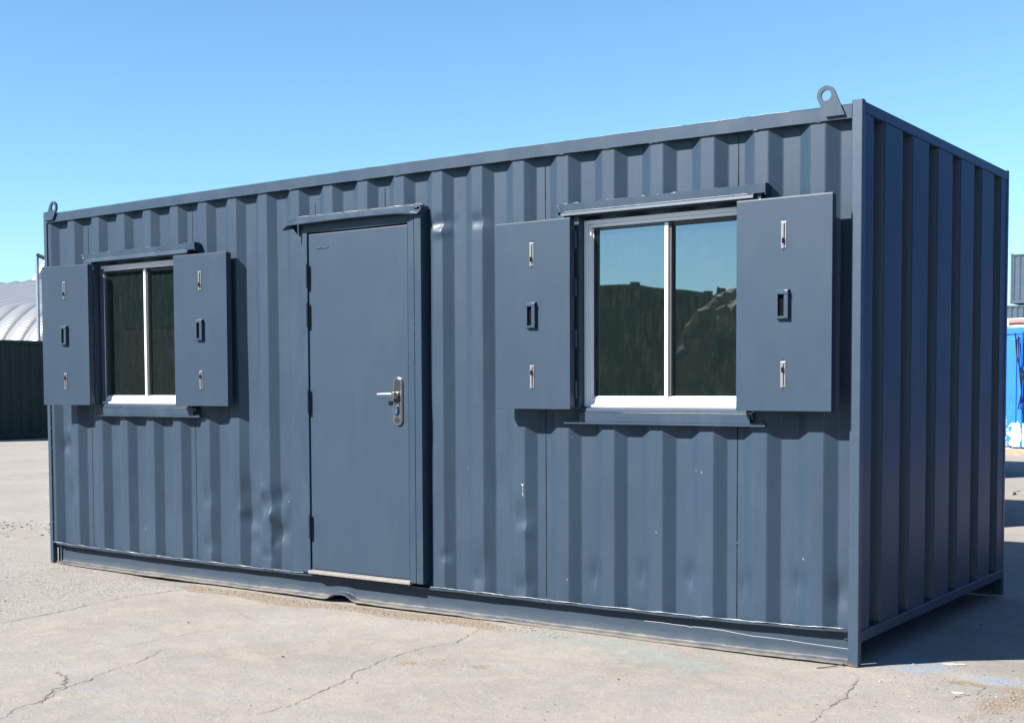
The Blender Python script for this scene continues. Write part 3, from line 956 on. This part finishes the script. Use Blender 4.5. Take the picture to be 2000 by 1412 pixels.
def ground_mat():
    m, nt, b = new_mat("concrete_yard")
    v = coords(nt)
    def attr(n):
        a = N(nt, 'ShaderNodeAttribute'); a.attribute_name = n; return a.outputs['Fac']
    n_big = noise(nt, v, .9, 5, .6)
    n_mid = noise(nt, v, 5.5, 6, .65, .3)
    n_str = noise(nt, coords(nt, (2.2, 7, 1)), 2.2, 5, .65)
    n_fine = noise(nt, v, 42, 5, .7)
    n_speck = noise(nt, v, 190, 3, .6)
    base = mix(nt, ramp(nt, n_big, .35, .68), (.345, .318, .282), (.43, .40, .36))
    base = mix(nt, math_n(nt, 'MULTIPLY', ramp(nt, n_mid, .50, .72), .50), base, (.50, .455, .40))
    base = mix(nt, math_n(nt, 'MULTIPLY', ramp(nt, n_mid, .46, .30), .35), base, (.30, .30, .295))
    base = mix(nt, math_n(nt, 'MULTIPLY', ramp(nt, n_str, .52, .70), .30), base, (.33, .32, .31))
    base = mix(nt, math_n(nt, 'MULTIPLY', ramp(nt, n_fine, .58, .74), .35), base, (.56, .52, .46))
    base = mix(nt, math_n(nt, 'MULTIPLY', ramp(nt, n_fine, .42, .26), .45), base, (.22, .20, .175))
    n_pat = noise(nt, v, 2.6, 6, .7, .6)
    base = mix(nt, math_n(nt, 'MULTIPLY', ramp(nt, n_pat, .50, .62), .45), base, (.48, .43, .37))
    base = mix(nt, math_n(nt, 'MULTIPLY', ramp(nt, n_pat, .46, .34), .45), base, (.37, .39, .41))
    n_ed = noise(nt, v, 14, 6, .75, .5)
    base = mix(nt, math_n(nt, 'MULTIPLY', ramp(nt, n_ed, .60, .66), .45), base, (.58, .54, .49))
    base = mix(nt, math_n(nt, 'MULTIPLY', ramp(nt, n_ed, .38, .33), .45), base, (.27, .235, .20))
    # pits and dark specks
    pit = ramp(nt, n_speck, .30, .24)
    base = mix(nt, math_n(nt, 'MULTIPLY', pit, .5), base, (.13, .115, .10))
    n_gr = noise(nt, v, 95, 6, .8)
    base = mix(nt, math_n(nt, 'MULTIPLY', ramp(nt, n_gr, .56, .66), .45), base, (.62, .59, .55))
    base = mix(nt, math_n(nt, 'MULTIPLY', ramp(nt, n_gr, .44, .34), .50), base, (.22, .205, .19))
    n_dash = noise(nt, coords(nt, (16, 44, 1)), 1.6, 5, .75)
    base = mix(nt, math_n(nt, 'MULTIPLY', ramp(nt, n_dash, .62, .68), .5), base, (.60, .58, .55))
    base = mix(nt, math_n(nt, 'MULTIPLY', ramp(nt, n_dash, .36, .31), .5), base, (.24, .225, .21))
    # exposed aggregate
    vo = N(nt, 'ShaderNodeTexVoronoi'); vo.inputs['Scale'].default_value = 120; L(nt, v, vo.inputs['Vector'])
    sepc = N(nt, 'ShaderNodeSeparateColor'); L(nt, vo.outputs['Color'], sepc.inputs[0])
    ag = mix(nt, sepc.outputs[0], (.16, .155, .15), (.66, .62, .57))
    ag = mix(nt, ramp(nt, vo.outputs['Distance'], .55, .75), ag, (.20, .18, .16))
    am = math_n(nt, 'MULTIPLY', attr('agg'), ramp(nt, n_mid, .30, .55))
    base = mix(nt, math_n(nt, 'MULTIPLY', am, .75), base, ag)
    sm_ = math_n(nt, 'ADD', attr('sand'), math_n(nt, 'MULTIPLY', math_n(nt, 'SUBTRACT', n_mid, .5), 1.4))
    sm_ = ramp(nt, sm_, .42, .58)
    sandc = mix(nt, sepc.outputs[1], (.27, .21, .15), (.46, .37, .275))
    base = mix(nt, math_n(nt, 'MULTIPLY', sm_, .85), base, sandc)
    def stain(n, lo, hi, c, amt):
        nonlocal base
        q = math_n(nt, 'ADD', attr(n), math_n(nt, 'MULTIPLY', math_n(nt, 'SUBTRACT', n_str, .5), 1.6))
        q = ramp(nt, q, lo, hi)
        q = math_n(nt, 'MULTIPLY', q, math_n(nt, 'MULTIPLY', ramp(nt, n_gr, .38, .56), amt))
        base = mix(nt, q, base, c)
    stain('teal', .35, .8, (.30, .40, .38), .6)
    stain('blue', .42, .78, (.30, .43, .58), .85)
    stain('pink', .4, .9, (.47, .34, .29), .5)
    base = mix(nt, 1.0, base, (.575, .565, .555), 'MULTIPLY')
    L(nt, base, b.inputs['Base Color'])
    b.inputs['Roughness'].default_value = .9
    b.inputs['Specular IOR Level'].default_value = .25
    h = math_n(nt, 'ADD', math_n(nt, 'MULTIPLY', n_fine, .5), math_n(nt, 'MULTIPLY', n_speck, .25))
    h = math_n(nt, 'ADD', h, math_n(nt, 'MULTIPLY', n_mid, .8))
    h = math_n(nt, 'SUBTRACT', h, math_n(nt, 'MULTIPLY', am, math_n(nt, 'MULTIPLY', vo.outputs['Distance'], .35)))
    h = math_n(nt, 'SUBTRACT', h, math_n(nt, 'MULTIPLY', sm_, math_n(nt, 'MULTIPLY', vo.outputs['Distance'], .5)))
    bump(nt, b, h, .75, .012)
    return m
me.materials.append(ground_mat())

gx1d, gy1d = gxs, gys
def gz(x, y):
    i = int(np.clip(np.searchsorted(gx1d, x) - 1, 0, nx - 2)); j = int(np.clip(np.searchsorted(gy1d, y) - 1, 0, ny - 2))
    a = (x - gx1d[i]) / (gx1d[i + 1] - gx1d[i]); c = (y - gy1d[j]) / (gy1d[j + 1] - gy1d[j])
    return float((1 - a) * (1 - c) * GZ[i, j] + a * (1 - c) * GZ[i + 1, j] + (1 - a) * c * GZ[i, j + 1] + a * c * GZ[i + 1, j + 1])

# cracks: narrow ragged strips of dark grit lying in the surface
def m_crack():
    m, nt, b = new_mat("crack_grit")
    v = coords(nt); n = noise(nt, v, 120, 3, .6)
    L(nt, mix(nt, n, (.075, .063, .05), (.21, .185, .155)), b.inputs['Base Color']); b.inputs['Roughness'].default_value = .95
    return m
M_CRACK = m_crack()
def crack(path, w, jag=.012, fade=True):
    w *= .60; jag *= 1.5
    pts = []
    for k in range(len(path) - 1):
        (x0, y0), (x1, y1) = path[k], path[k + 1]
        d = math.hypot(x1 - x0, y1 - y0); n = max(2, int(d / .018))
        for q in range(n):
            t = q / n; pts.append((x0 + (x1 - x0) * t + random.gauss(0, jag * .35), y0 + (y1 - y0) * t + random.gauss(0, jag * .35)))
    pts.append(path[-1]); m = MB(); vs = []; wv = w
    for k, (x, y) in enumerate(pts):
        a = pts[max(0, k - 1)]; c = pts[min(len(pts) - 1, k + 1)]
        tx, ty = c[0] - a[0], c[1] - a[1]; l = math.hypot(tx, ty) or 1; nx_, ny_ = -ty / l, tx / l
        wv = .6 * wv + .4 * w * random.choice((.1, .4, .8, 1.3, 2.2)); ww = wv / 2 * (min(1, k / 5 + .1) * min(1, (len(pts) - 1 - k) / 5 + .1) if fade else 1)
        for s in (-1, 1):
            px, py = x + s * nx_ * ww, y + s * ny_ * ww
            vs.append((px, py, gz(px, py) + .0022))
    m.add(vs, [(2 * k, 2 * k + 1, 2 * k + 3, 2 * k + 2) for k in range(len(pts) - 1)])
    o = m.build('crack', M_CRACK, None, fix=False)
    tag(o, None, None, None, 'structure')
crack([(1.83, -1.75), (1.82, -1.57), (1.79, -1.37), (1.77, -1.12), (1.71, -.86), (1.66, -.6), (1.70, -.44), (1.71, -.2), (1.75, -.02)], .011, .008)
crack([(3.70, -2.80), (3.64, -2.74), (3.54, -2.61), (3.53, -2.49), (3.40, -2.28), (3.36, -2.14), (3.29, -1.98), (3.25, -1.80), (3.10, -1.47)], .007, .014)
crack([(3.56, -2.52), (3.40, -2.34), (3.36, -2.25), (3.21, -2.15), (3.07, -2.09)], .012, .018)
crack([(2.87, -1.82), (2.89, -1.55), (2.89, -1.26), (2.89, -1.06), (2.95, -.8)], .005, .008)
crack([(4.42, -2.13), (4.41, -1.9), (4.39, -1.84), (4.35, -1.68), (4.31, -1.47), (4.24, -1.36), (4.17, -1.08), (4.14, -.78), (4.20, -.57), (4.08, -.2)], .007, .012)
crack([(6.26, -1.05), (6.24, -.96), (6.21, -.79), (6.20, -.54), (6.16, -.35), (6.12, -.14)], .010, .012)
crack([(4.26, -1.98), (4.37, -1.89)], .004)
crack([(5.25, -.62), (5.22, -.50), (5.28, -.42)], .004)
crack([(2.4, -.5), (2.7, -.62), (3.0, -.75)], .003)
crack([(6.55, -.35), (6.62, -.12), (6.60, .02), (6.72, .12)], .007, .02)
crack([(-3.2, -.2), (-1.5, .35), (0.2, .4)], .006)

# gravel and grit (uncountable)
gm = MB()
ico = bmesh.new(); bmesh.ops.create_icosphere(ico, subdivisions=1, radius=1); icv = [v.co.copy() for v in ico.verts]; icf = [[v.index for v in f.verts] for f in ico.faces]; ico.free()
def pebble(m, x, y, r, mi=0, sink=.35):
    a = random.uniform(0, PI); ca, sa = math.cos(a), math.sin(a)
    sx, sy, sz = r * random.uniform(.8, 1.5), r * random.uniform(.6, 1), r * random.uniform(.4, .75)
    z = gz(x, y) + sz * (1 - 2 * sink) * .8
    vs = []
    for p in icv:
        j = random.uniform(.78, 1.15)
        px, py, pz = p.x * sx * j, p.y * sy * j, p.z * sz * j
        vs.append((x + px * ca - py * sa, y + px * sa + py * ca, z + pz))
    m.add(vs, icf, mi)
def scatter(n, fx_, fy_, r0, r1):
    for _ in range(n):
        x, y = fx_(), fy_()
        if -.01 < y < 2.45 and 0 < x < 6.06: continue
        pebble(gm, x, y, random.uniform(r0, r1) * random.choice((.6, .8, 1, 1.3)), random.choice((0, 0, 0, 1, 2)))
U = random.uniform; G = random.gauss
scatter(1300, lambda: U(1.65, 4.6), lambda: G(-.14, .05), .0015, .0048)
scatter(260, lambda: U(1.0, 6.0), lambda: G(-.04, .03), .0012, .0035)
scatter(900, lambda: G(6.85, .30), lambda: G(.02, .25), .0015, .0055)
scatter(500, lambda: G(6.78, .08), lambda: G(-.45, .3), .0012, .004)
scatter(260, lambda: G(6.3, .15), lambda: G(-.5, .3), .0012, .004)
scatter(300, lambda: G(4.4, .16), lambda: G(-1.02, .08), .0012, .0032)
scatter(5200, lambda: U(1.6, 7.4), lambda: U(-2.9, -.1), .0007, .0021)
scatter(2600, lambda: U(3.4, 7.2), lambda: U(-2.9, -.9), .0006, .0016)
scatter(260, lambda: U(1.8, 7.2), lambda: U(-2.8, -.2), .0020, .0036)
scatter(320, lambda: U(4.0, 6.0), lambda: U(-2.5, -1.2), .0012, .004)
scatter(420, lambda: U(-1.5, 1.7), lambda: U(-1.6, -.05), .002, .006)
scatter(300, lambda: G(-2.2, 1.3), lambda: G(1.3, .25), .006, .018)
scatter(260, lambda: U(6.06, 7.4), lambda: U(.2, 3.5), .002, .007)
scatter(200, lambda: U(4.2, 6.2), lambda: U(9.5, 12.6), .012, .05)
go = gm.build('gravel', [M_STONE, simple("stone_pale", (.25, .23, .20), .85, 0, 90, .3, .2), simple("stone_dark", (.075, .065, .055), .85, 0, 90, .4, .2)], None)
tag(go, 'loose grit and small stones strewn over the concrete', 'gravel', None, 'stuff')

# a few single pieces of litter
def loose(name, label, cat, mesh_fn, mat, grp=None):
    m = MB(); mesh_fn(m); o = m.build(name, mat, None); tag(o, label, cat, grp); return o
def wire_fn(m):
    pts = [(5.905, -.105), (5.935, -.085), (5.965, -.052), (5.985, -.022), (5.995, .004)]
    m.tube([(x, y, gz(x, y) + .004 + .002 * k) for k, (x, y) in enumerate(pts)], .0028, 6)
loose('wire', 'thin bent rusty wire lying beside the foot of the near corner post', 'wire', wire_fn, M_WIRE)
def chip_fn(m):
    vs = []; n = 12
    for z in (0, .004):
        for k in range(n):
            a = 2 * PI * k / n; r = .020 * (1 + .15 * math.sin(3 * a))
            x, y = 6.556 + r * 1.2 * math.cos(a), -.190 + r * .55 * math.sin(a); vs.append((x, y, gz(x, y) + .002 + z))
    m.add(vs, [tuple(range(n)), tuple(range(2 * n - 1, n - 1, -1))] + [(k, (k + 1) % n, n + (k + 1) % n, n + k) for k in range(n)])
loose('paint_flake', 'small oval white flake on the sunlit concrete right of the cabin', 'flake', chip_fn, M_WHITE)
def stick(x, y, a, l, h=.006):
    def fn(m):
        dx, dy = math.cos(a) * l / 2, math.sin(a) * l / 2
        m.prism([(x - dx - dy * .1, y - dy + dx * .1), (x - dx + dy * .1, y - dy - dx * .1), (x + dx + dy * .06, y + dy - dx * .06), (x + dx - dy * .06, y + dy + dx * .06)],
                gz(x, y) + .001, gz(x, y) + h, axis='z')
    return fn
loose('paint_flake', 'long white sliver at the edge of the shadow by the blue paint stain', 'flake', stick(6.36, .42, .5, .10), M_WHITE)
loose('plastic_strip', 'pale blue strip lying in the shade behind the cabin end', 'litter', stick(6.86, 3.0, .3, .16), simple('pale_blue_plastic', (.35, .5, .65), .4))
loose('timber_offcut', 'thin brown offcut lying on the far left concrete', 'offcut', stick(-2.6, 2.15, 1.0, .5, .02), M_WOOD)
for (x, y, r, lab) in ((4.36, -2.35, .011, 'dark stone at the bottom edge below the middle crack'), (3.72, -1.30, .007, 'lone dark pebble left of the middle crack'),
                       (5.28, -.80, .008, 'dark crumb on the concrete before the near window'), (2.63, -.95, .007, 'small dark pebble on the bare slab before the far window')):
    m = MB(); pebble(m, x, y, r, 0, .2); o = m.build('stone', simple('dark_stone', (.09, .07, .055), .8), None); tag(o, lab, 'stone', 'single stones on the yard')

# ------------------------------------------------------------------ CONTAINERS FACTORY
def container(name, label, lx, wy, hz, mat, loc, rz=0, group=None, frame_mat=None, doors=None):
    """loc = front-left bottom corner; long axis local x, front face local y=0"""
    t = thing(name, label, 'container', loc, rz, group, local=True)
    fm = frame_mat or mat
    pf = corr_profile(.08, lx - .08, .08, .278, (.072, .068, .070, .068), .036, .008)
    for k, fn in enumerate((lambda u, d, a: (u, .02 + d, a), lambda u, d, a: (u, wy - .02 - d, a))):
        m = MB(); m.add(*strip(pf, .14, hz - .10, fn)); m.build('side_panel', mat, t)
    pf = corr_profile(.08, wy - .08, .10, .25, (.110, .018, .104, .018), .045, .006)
    for fn in ((lambda u, d, a: (.02 + d, u, a)), (lambda u, d, a: (lx - .02 - d, u, a))):
        m = MB(); m.add(*strip(pf, .14, hz - .10, fn)); m.build('end_panel', mat, t)
    m = MB(); m.box(.05, lx - .05, .05, wy - .05, hz - .05, hz - .03); m.build('roof', mat, t)
    for x in (0, lx - .09):
        for y in (0, wy - .09):
            m = MB(); m.box(x, x + .09, y, y + .09, .121, hz - .121, bev=.006); p_ = m.build('corner_post', fm, t)
            m = MB()
            for z in (0, hz - .12): m.box(x - .004, x + .11, y - .004, y + .11, z, z + .12, bev=.008)
            build_each(m, 'corner_casting', fm, p_)
    for (z0, z1, nm_) in ((.02, .16, 'bottom_rail'), (hz - .12, hz - .04, 'top_rail')):
        m = MB()
        m.box(.111, lx - .111, .0, .05, z0, z1, bev=.004); m.box(.111, lx - .111, wy - .05, wy, z0, z1, bev=.004)
        m.box(0, .05, .111, wy - .111, z0, z1, bev=.004); m.box(lx - .05, lx, .111, wy - .111, z0, z1, bev=.004)
        build_each(m, nm_, fm, t)
    return t

M_GREENC = paint("dark_green_paint", (.005, .017, .015), .6, .15, .03, .2, fleck=False)
M_NAVYC = paint("slate_blue_container", (.035, .058, .085), .5, .12, .06, .2, fleck=False)
M_RUSTC = paint("rust_red_container", (.14, .05, .03), .6, .2, .15, .2, fleck=False)
container('shipping_container', 'dark green container in shade beyond the left end of the cabin', 12.19, 2.438, 2.50, M_GREENC, (-20.4, 10.2, -.02), PI / 2)
# with rz=90deg local x -> +Y, local y -> -X : the side at local y=0 faces +X
container('shipping_container', 'slate blue container on top of the far stack at the right', 12.19, 2.438, 2.50, M_NAVYC, (-9.02, 61.6, 5.20), 0, 'stacked far containers')
container('shipping_container', 'slate blue container directly under the topmost one of the far stack', 12.19, 2.438, 2.59, M_NAVYC, (-9.40, 61.6, 2.57), 0, 'stacked far containers')
container('shipping_container', 'slate blue container at the bottom of the far stack, behind the blue one', 12.19, 2.438, 2.59, M_NAVYC, (-9.2, 61.6, -.02), 0, 'stacked far containers')
# two units behind the cabin; only their shadows reach the open ground
container('storage_box', 'low grey steel store hidden behind the cabin', 3.6, .9, 2.15, M_STEEL, (1.25, 5.85, -.02))
container('shipping_container', 'green container hidden behind the cabin, throwing the far band of shade', 6.06, 2.3, 2.25, M_GREENC, (-3.02, 11.6, -.02))

# blue container with flaking paint, doors facing the yard
def m_blue():
    m, nt, b = new_mat("flaking_blue_paint")
    v = coords(nt)
    tc = nt.nodes.new('ShaderNodeTexCoord'); sep = N(nt, 'ShaderNodeSeparateXYZ'); L(nt, tc.outputs['Object'], sep.inputs[0])
    n1 = noise(nt, v, 9, 6, .7); n0 = noise(nt, v, 2.1, 4, .6)
    base = mix(nt, n0, (.004, .115, .50), (.012, .17, .66))
    zz = math_n(nt, 'ADD', math_n(nt, 'MULTIPLY', ramp(nt, sep.outputs['Z'], .25, 1.2, (1, 1, 1, 1), (0, 0, 0, 1)), .22), n1)
    base = mix(nt, ramp(nt, zz, .70, .72), base, (.50, .50, .46))
    base = mix(nt, ramp(nt, n1, .32, .27), base, (.10, .05, .03))
    L(nt, base, b.inputs['Base Color']); b.inputs['Roughness'].default_value = .45
    return m
M_BLUE = m_blue()
bx, by = .70, 18.40
bc = thing('shipping_container', 'bright blue container with flaking white patches, behind the right end of the cabin', 'container', (bx, by, -.02), 0, None, local=True)
m = MB(); m.box(.09, 2.35, .05, 6.05, .14, 2.22); m.build('body', M_BLUE, bc)
for k, xa in enumerate((.10, 1.225)):
    m = MB(); m.box(xa, xa + 1.115, .005, .045, .17, 2.14, bev=.004)
    for q in range(4): m.box(xa + .10 + q * .26, xa + .20 + q * .26, -.014, .0045, .22, 2.08, bev=.006)
    dr = m.build('door', M_BLUE, bc)
    for xr in (xa + .30, xa + .86):
        m = MB(); m.tube([(xr, -.045, .14), (xr, -.045, 2.20)], .017, 8)
        for z in (.30, .95, 1.5, 2.0): m.box(xr - .04, xr + .04, -.03, -.0145, z, z + .08)
        m.build('lock_rod', M_BLUE, dr)
for x in (0, 2.35):
    m = MB(); m.box(x, x + .09, 0, .09, .121, 2.20, bev=.006); p_ = m.build('corner_post', M_BLUE, bc)
    m = MB(); m.box(x - .004, x + .11, -.004, .11, 0, .12, bev=.008); m.box(x - .004, x + .11, -.004, .11, 2.20, 2.30, bev=.008); build_each(m, 'corner_casting', M_BLUE, p_)
m = MB(); m.box(.111, 2.34, -.002, .06, 2.16, 2.28, bev=.005); m.box(.111, 2.34, -.002, .06, .02, .13, bev=.005); build_each(m, 'end_rail', M_BLUE, bc)
m = MB(); m.box(1.37, 2.30, -.040, -.0155, .15, .57); m.build('white_patch', simple('cream_bare_panel', (.62, .58, .48), .7, 0, 6, .1, .1), bc)
def cab(m):
    P = [(1.42, 2.16), (1.45, 1.75), (1.56, 1.35), (1.66, 1.05), (1.60, .92), (1.48, .80), (1.54, 1.1), (1.50, 1.5), (1.47, 2.1)]
    m.tube([(bx + x, by - .09 - .01 * math.sin(k), z) for k, (x, z) in enumerate(P)], .013, 6)
loose('cable', 'black cable looped down the front of the blue container', 'cable', cab, M_CABLE)
m = MB(); m.box(bx + .3, bx + 3.6, by - .50, by - .30, -.02, .11, bev=.012)
tag(m.build('timber_sleeper', M_WOOD, None), 'pale timber sleeper on the ground before the blue container', 'timber')
m = MB()
m.tube([(bx + 1.28 + .10 * k, by + .05, 2.35 + .01 * math.sin(k)) for k in range(16)], .050, 12)
tag(m.build('steel_pipe', simple('rust_pink_steel', (.22, .12, .10), .7, 0, 15, .25, .2), None), 'rust pink pipe lying across the roof edge of the blue container', 'pipe')
m = MB(); m.box(bx + 1.02, bx + 3.0, by + .5, by + 1.3, 2.215, 2.45, bev=.02); m.box(bx + 1.1, bx + 2.95, by + .49, by + .498, 2.30, 2.34)
tag(m.build('timber_crate', simple('cream_board', (.40, .36, .27), .8, 0, 8, .2, .1), None), 'cream board crate on the roof of the blue container', 'crate')
m = MB(); m.box(bx + .92, bx + 1.0, by + .1, by + .4, 2.215, 2.50, bev=.01); m.tube([(bx + 1.04, by + .2, 2.225), (bx + 1.02, by + .2, 2.40), (bx + .9, by + .22, 2.46)], .03, 8)
tag(m.build('scrap_bracket', M_RUSTY, None), 'small rusty bracket on the roof of the blue container beside the cream crate', 'bracket')

# ------------------------------------------------------------------ CURVED RIBBED HUT (left, far)
hut = thing('curved_shed', 'pale barrel roofed shed of ribbed metal sheets behind the dark green container', 'shed', (-40, 22, -.02))
def m_hut():
    m, nt, b = new_mat("ribbed_aluminium_sheet")
    v = coords(nt)
    n1 = noise(nt, v, 1.2, 4, .6)
    base = mix(nt, n1, (.15, .155, .165), (.20, .205, .215))
    L(nt, base, b.inputs['Base Color']); b.inputs['Roughness'].default_value = .38; b.inputs['Metallic'].default_value = .15
    at = N(nt, 'ShaderNodeAttribute'); at.attribute_name = 'girth'
    w = math_n(nt, 'SINE', math_n(nt, 'MULTIPLY', at.outputs['Fac'], 2 * PI / .10))
    bump(nt, b, w, .25, .012)
    return m
M_HUT = m_hut()
prof_h = []
R_ = 3.0; y0, zc = 19.0, 1.25
for k in range(15):
    a = math.radians(62) * k / 14
    prof_h.append((y0 + R_ * (1 - math.cos(a)), zc + R_ * math.sin(a), math.cos(a), math.sin(a)))
yk, zk = prof_h[-1][0], prof_h[-1][1]
for k in range(1, 9):
    prof_h.append((yk + .75 * k, zk + .205 * k, .26, .96))
for k in range(1, 9):
    prof_h.append((yk + 6 + .75 * k, zk + 1.64 - .16 * k, -.19, .98))
prof_h.insert(0, (y0, 0, 1, 0))
PIT = 1.08; NR = 14
vs = []; girth = []; g_ = 0; nP = len(prof_h)
X_ = []
xx = -66.0
while xx < -20: X_.append(xx); xx += PIT / NR
for x in X_:
    ph = ((x + 66) / PIT) % 1
    bulge = .26 * math.sqrt(max(0, 1 - (2 * ph - 1) ** 2)) ** 1.0
    g_ = 0
    for k, (y, z, ny_, nz_) in enumerate(prof_h):
        bb = bulge
        vs.append((x, y - ny_ * bb, z + nz_ * bb))
        if k: g_ += math.hypot(y - prof_h[k - 1][0], z - prof_h[k - 1][1])
        girth.append(g_)
m = MB(); m.add(vs, [(i * nP + k, i * nP + k + 1, (i + 1) * nP + k + 1, (i + 1) * nP + k) for i in range(len(X_) - 1) for k in range(nP - 1)])
ho = m.build('ribbed_roof', M_HUT, hut, smooth=True, fix=False)
at_ = ho.data.attributes.new('girth', 'FLOAT', 'POINT'); at_.data.foreach_set('value', np.array(girth, np.float32))

# white lattice frame beyond the shed
tr_ = MB()
A = Vector((-45.3, 30.0, 5.4)); B = Vector((-44.35, 30.85, 7.35))
ax = (B - A); nrm = Vector((.63, .55, 0)).normalized()
off = Vector((0, 0, -1.05))
def bar(m, p, q, r=.10):
    m.tube([p, q], r, 6)
bar(tr_, A - ax * .4, B, .17); bar(tr_, A + off + ax * -.4, B + off, .14)
for k in range(6):
    f = k / 4 - .3
    bar(tr_, A + ax * f, A + ax * (f) + off, .10)
    bar(tr_, A + ax * f + off, A + ax * (f + .25), .07)
bar(tr_, Vector((-44.2, 30.9, 0)), Vector((-44.2, 30.9, 7.6)), .16)
tag(tr_.build('gantry_frame', M_WHITEP, None), 'white sloping lattice girder rising behind the curved shed', 'gantry')

# slim pole with bracket and cable
pl = thing('steel_pole', 'slim galvanised pole with a top bracket behind the left edge of the cabin', 'pole', (-21.83, 14.80, 0))
m = MB(); m.box(-21.87, -21.79, 14.77, 14.83, -.02, 4.78, bev=.01); m.build('pole', M_GALV, pl)
m = MB(); m.box(-21.74, -21.70, 14.86, 14.90, -.02, 4.35, bev=.005); m.build('conduit', M_WHITEP, pl)
m = MB(); m.tube([(-21.83, 14.80, 4.78), (-21.6, 14.95, 4.66), (-21.3, 15.15, 4.60)], .05, 8); m.tube([(-21.7, 14.9, 4.55), (-21.4, 15.1, 4.74), (-21.2, 15.2, 4.70)], .025, 6)
m.build('bracket', M_BLACK, pl)
m = MB(); m.tube([(-21.55, 14.98, 4.62), (-21.5, 15.0, 4.35), (-21.38, 15.1, 4.15), (-21.2, 15.2, 4.05)], .012, 5); m.build('cable', M_CABLE, pl)

# ------------------------------------------------------------------ YARD BEHIND THE CAMERA (seen mirrored in the glass) AND ADDED BLUE STACKS AT THE RIGHT
container('shipping_container', 'dark green container across the yard, mirrored in the near window', 6.06, 2.438, 2.80, M_GREENC, (-7.4, -13.2, -.02), 0)
container('shipping_container', 'rust red container across the yard, bottom of its stack', 12.19, 2.438, 2.59, M_RUSTC, (-20.5, -15.2, -.02), 0)
container('shipping_container', 'dark green container across the yard, on top of the rust red one', 12.19, 2.438, 2.59, M_GREENC, (-20.5, -15.2, 2.575), 0)
M_DEEPB = paint("blue_bounce_container", (.002, .042, .19), .5, .15, .03, .2, fleck=False)  # unseen stacks added to block horizon sky and bounce blue onto the end wall
for k, (yy, zz, lab) in enumerate(((-1.6, -.02, 'lower unseen deep blue container of the pair added to tint and darken the shaded end of the cabin'), (-1.6, 2.575, 'upper unseen deep blue container of the pair added to tint and darken the shaded end of the cabin'),
                                   (10.8, -.02, 'lower unseen deep blue container of the farther pair, added for its reflection in the cabin end'), (10.8, 2.575, 'upper unseen deep blue container of the farther pair, added for its reflection in the cabin end'))):
    container('shipping_container', lab, 12.19, 2.438, 2.59, M_DEEPB, (11.3, yy, zz), PI / 2, 'unseen deep blue containers added to shape the light on the cabin end')
hp_ = MB()
hr = np.random.default_rng(11)
K = 40
HX = np.linspace(-1.25, 6.0, 70); HY = np.linspace(-14.5, -10.2, 42)
vs = []
for x in HX:
    for y in HY:
        e = max(0, 1 - abs((y + 12.4) / 2.15) ** 2.2) * max(0, min(1, (x + 1.3) / .5)) * max(0, min(1, (6.0 - x) / 1.5))
        z = 2.62 * e ** .7 + .06 * e * math.sin(x * 2.1 + y * 2) + .05 * e * math.sin(x * 9 + y * 7) + .12 / (1 + math.exp(-(x + .55) * 40)) * e ** 3
        vs.append((x, y, z - .02))
nY = len(HY)
hp_.add(vs, [(i * nY + k, (i + 1) * nY + k, (i + 1) * nY + k + 1, i * nY + k + 1) for i in range(len(HX) - 1) for k in range(nY - 1)], 0)
for _ in range(900):
    x = hr.uniform(-1.2, 5.2); y = hr.uniform(-13.6, -10.25)
    e = max(0, 1 - abs((y + 12.4) / 2.15) ** 2.2) * max(0, min(1, (x + 1.3) / .5)) * max(0, min(1, (6.0 - x) / 1.5))
    z = 2.60 * e ** .7 - .02
    s = hr.uniform(.04, .14)
    R = Matrix.Rotation(hr.uniform(0, 6.3), 3, Vector(hr.normal(size=3)).normalized())
    dims = (s * hr.uniform(.4, 2.2), s * hr.uniform(.3, 1), s * hr.uniform(.05, .6))
    pv = [R @ Vector((a * dims[0], b_ * dims[1], c * dims[2])) + Vector((x, y, z)) for a in (-1, 1) for b_ in (-1, 1) for c in (-1, 1)]
    hp_.add(pv, [(0, 1, 3, 2), (4, 6, 7, 5), (0, 4, 5, 1), (2, 3, 7, 6), (0, 2, 6, 4), (1, 5, 7, 3)], int(hr.integers(0, 4)))
so_ = hp_.build('scrap_heap', [M_RUSTY, simple('scrap_dark', (.03, .035, .03), .7), simple('scrap_grey', (.045, .05, .048), .6), simple('scrap_green', (.05, .07, .045), .7)], None, fix=False)
tag(so_, 'heap of mixed scrap metal across the yard, mirrored in the near window', 'scrap heap', None, 'stuff')

strip_flags()
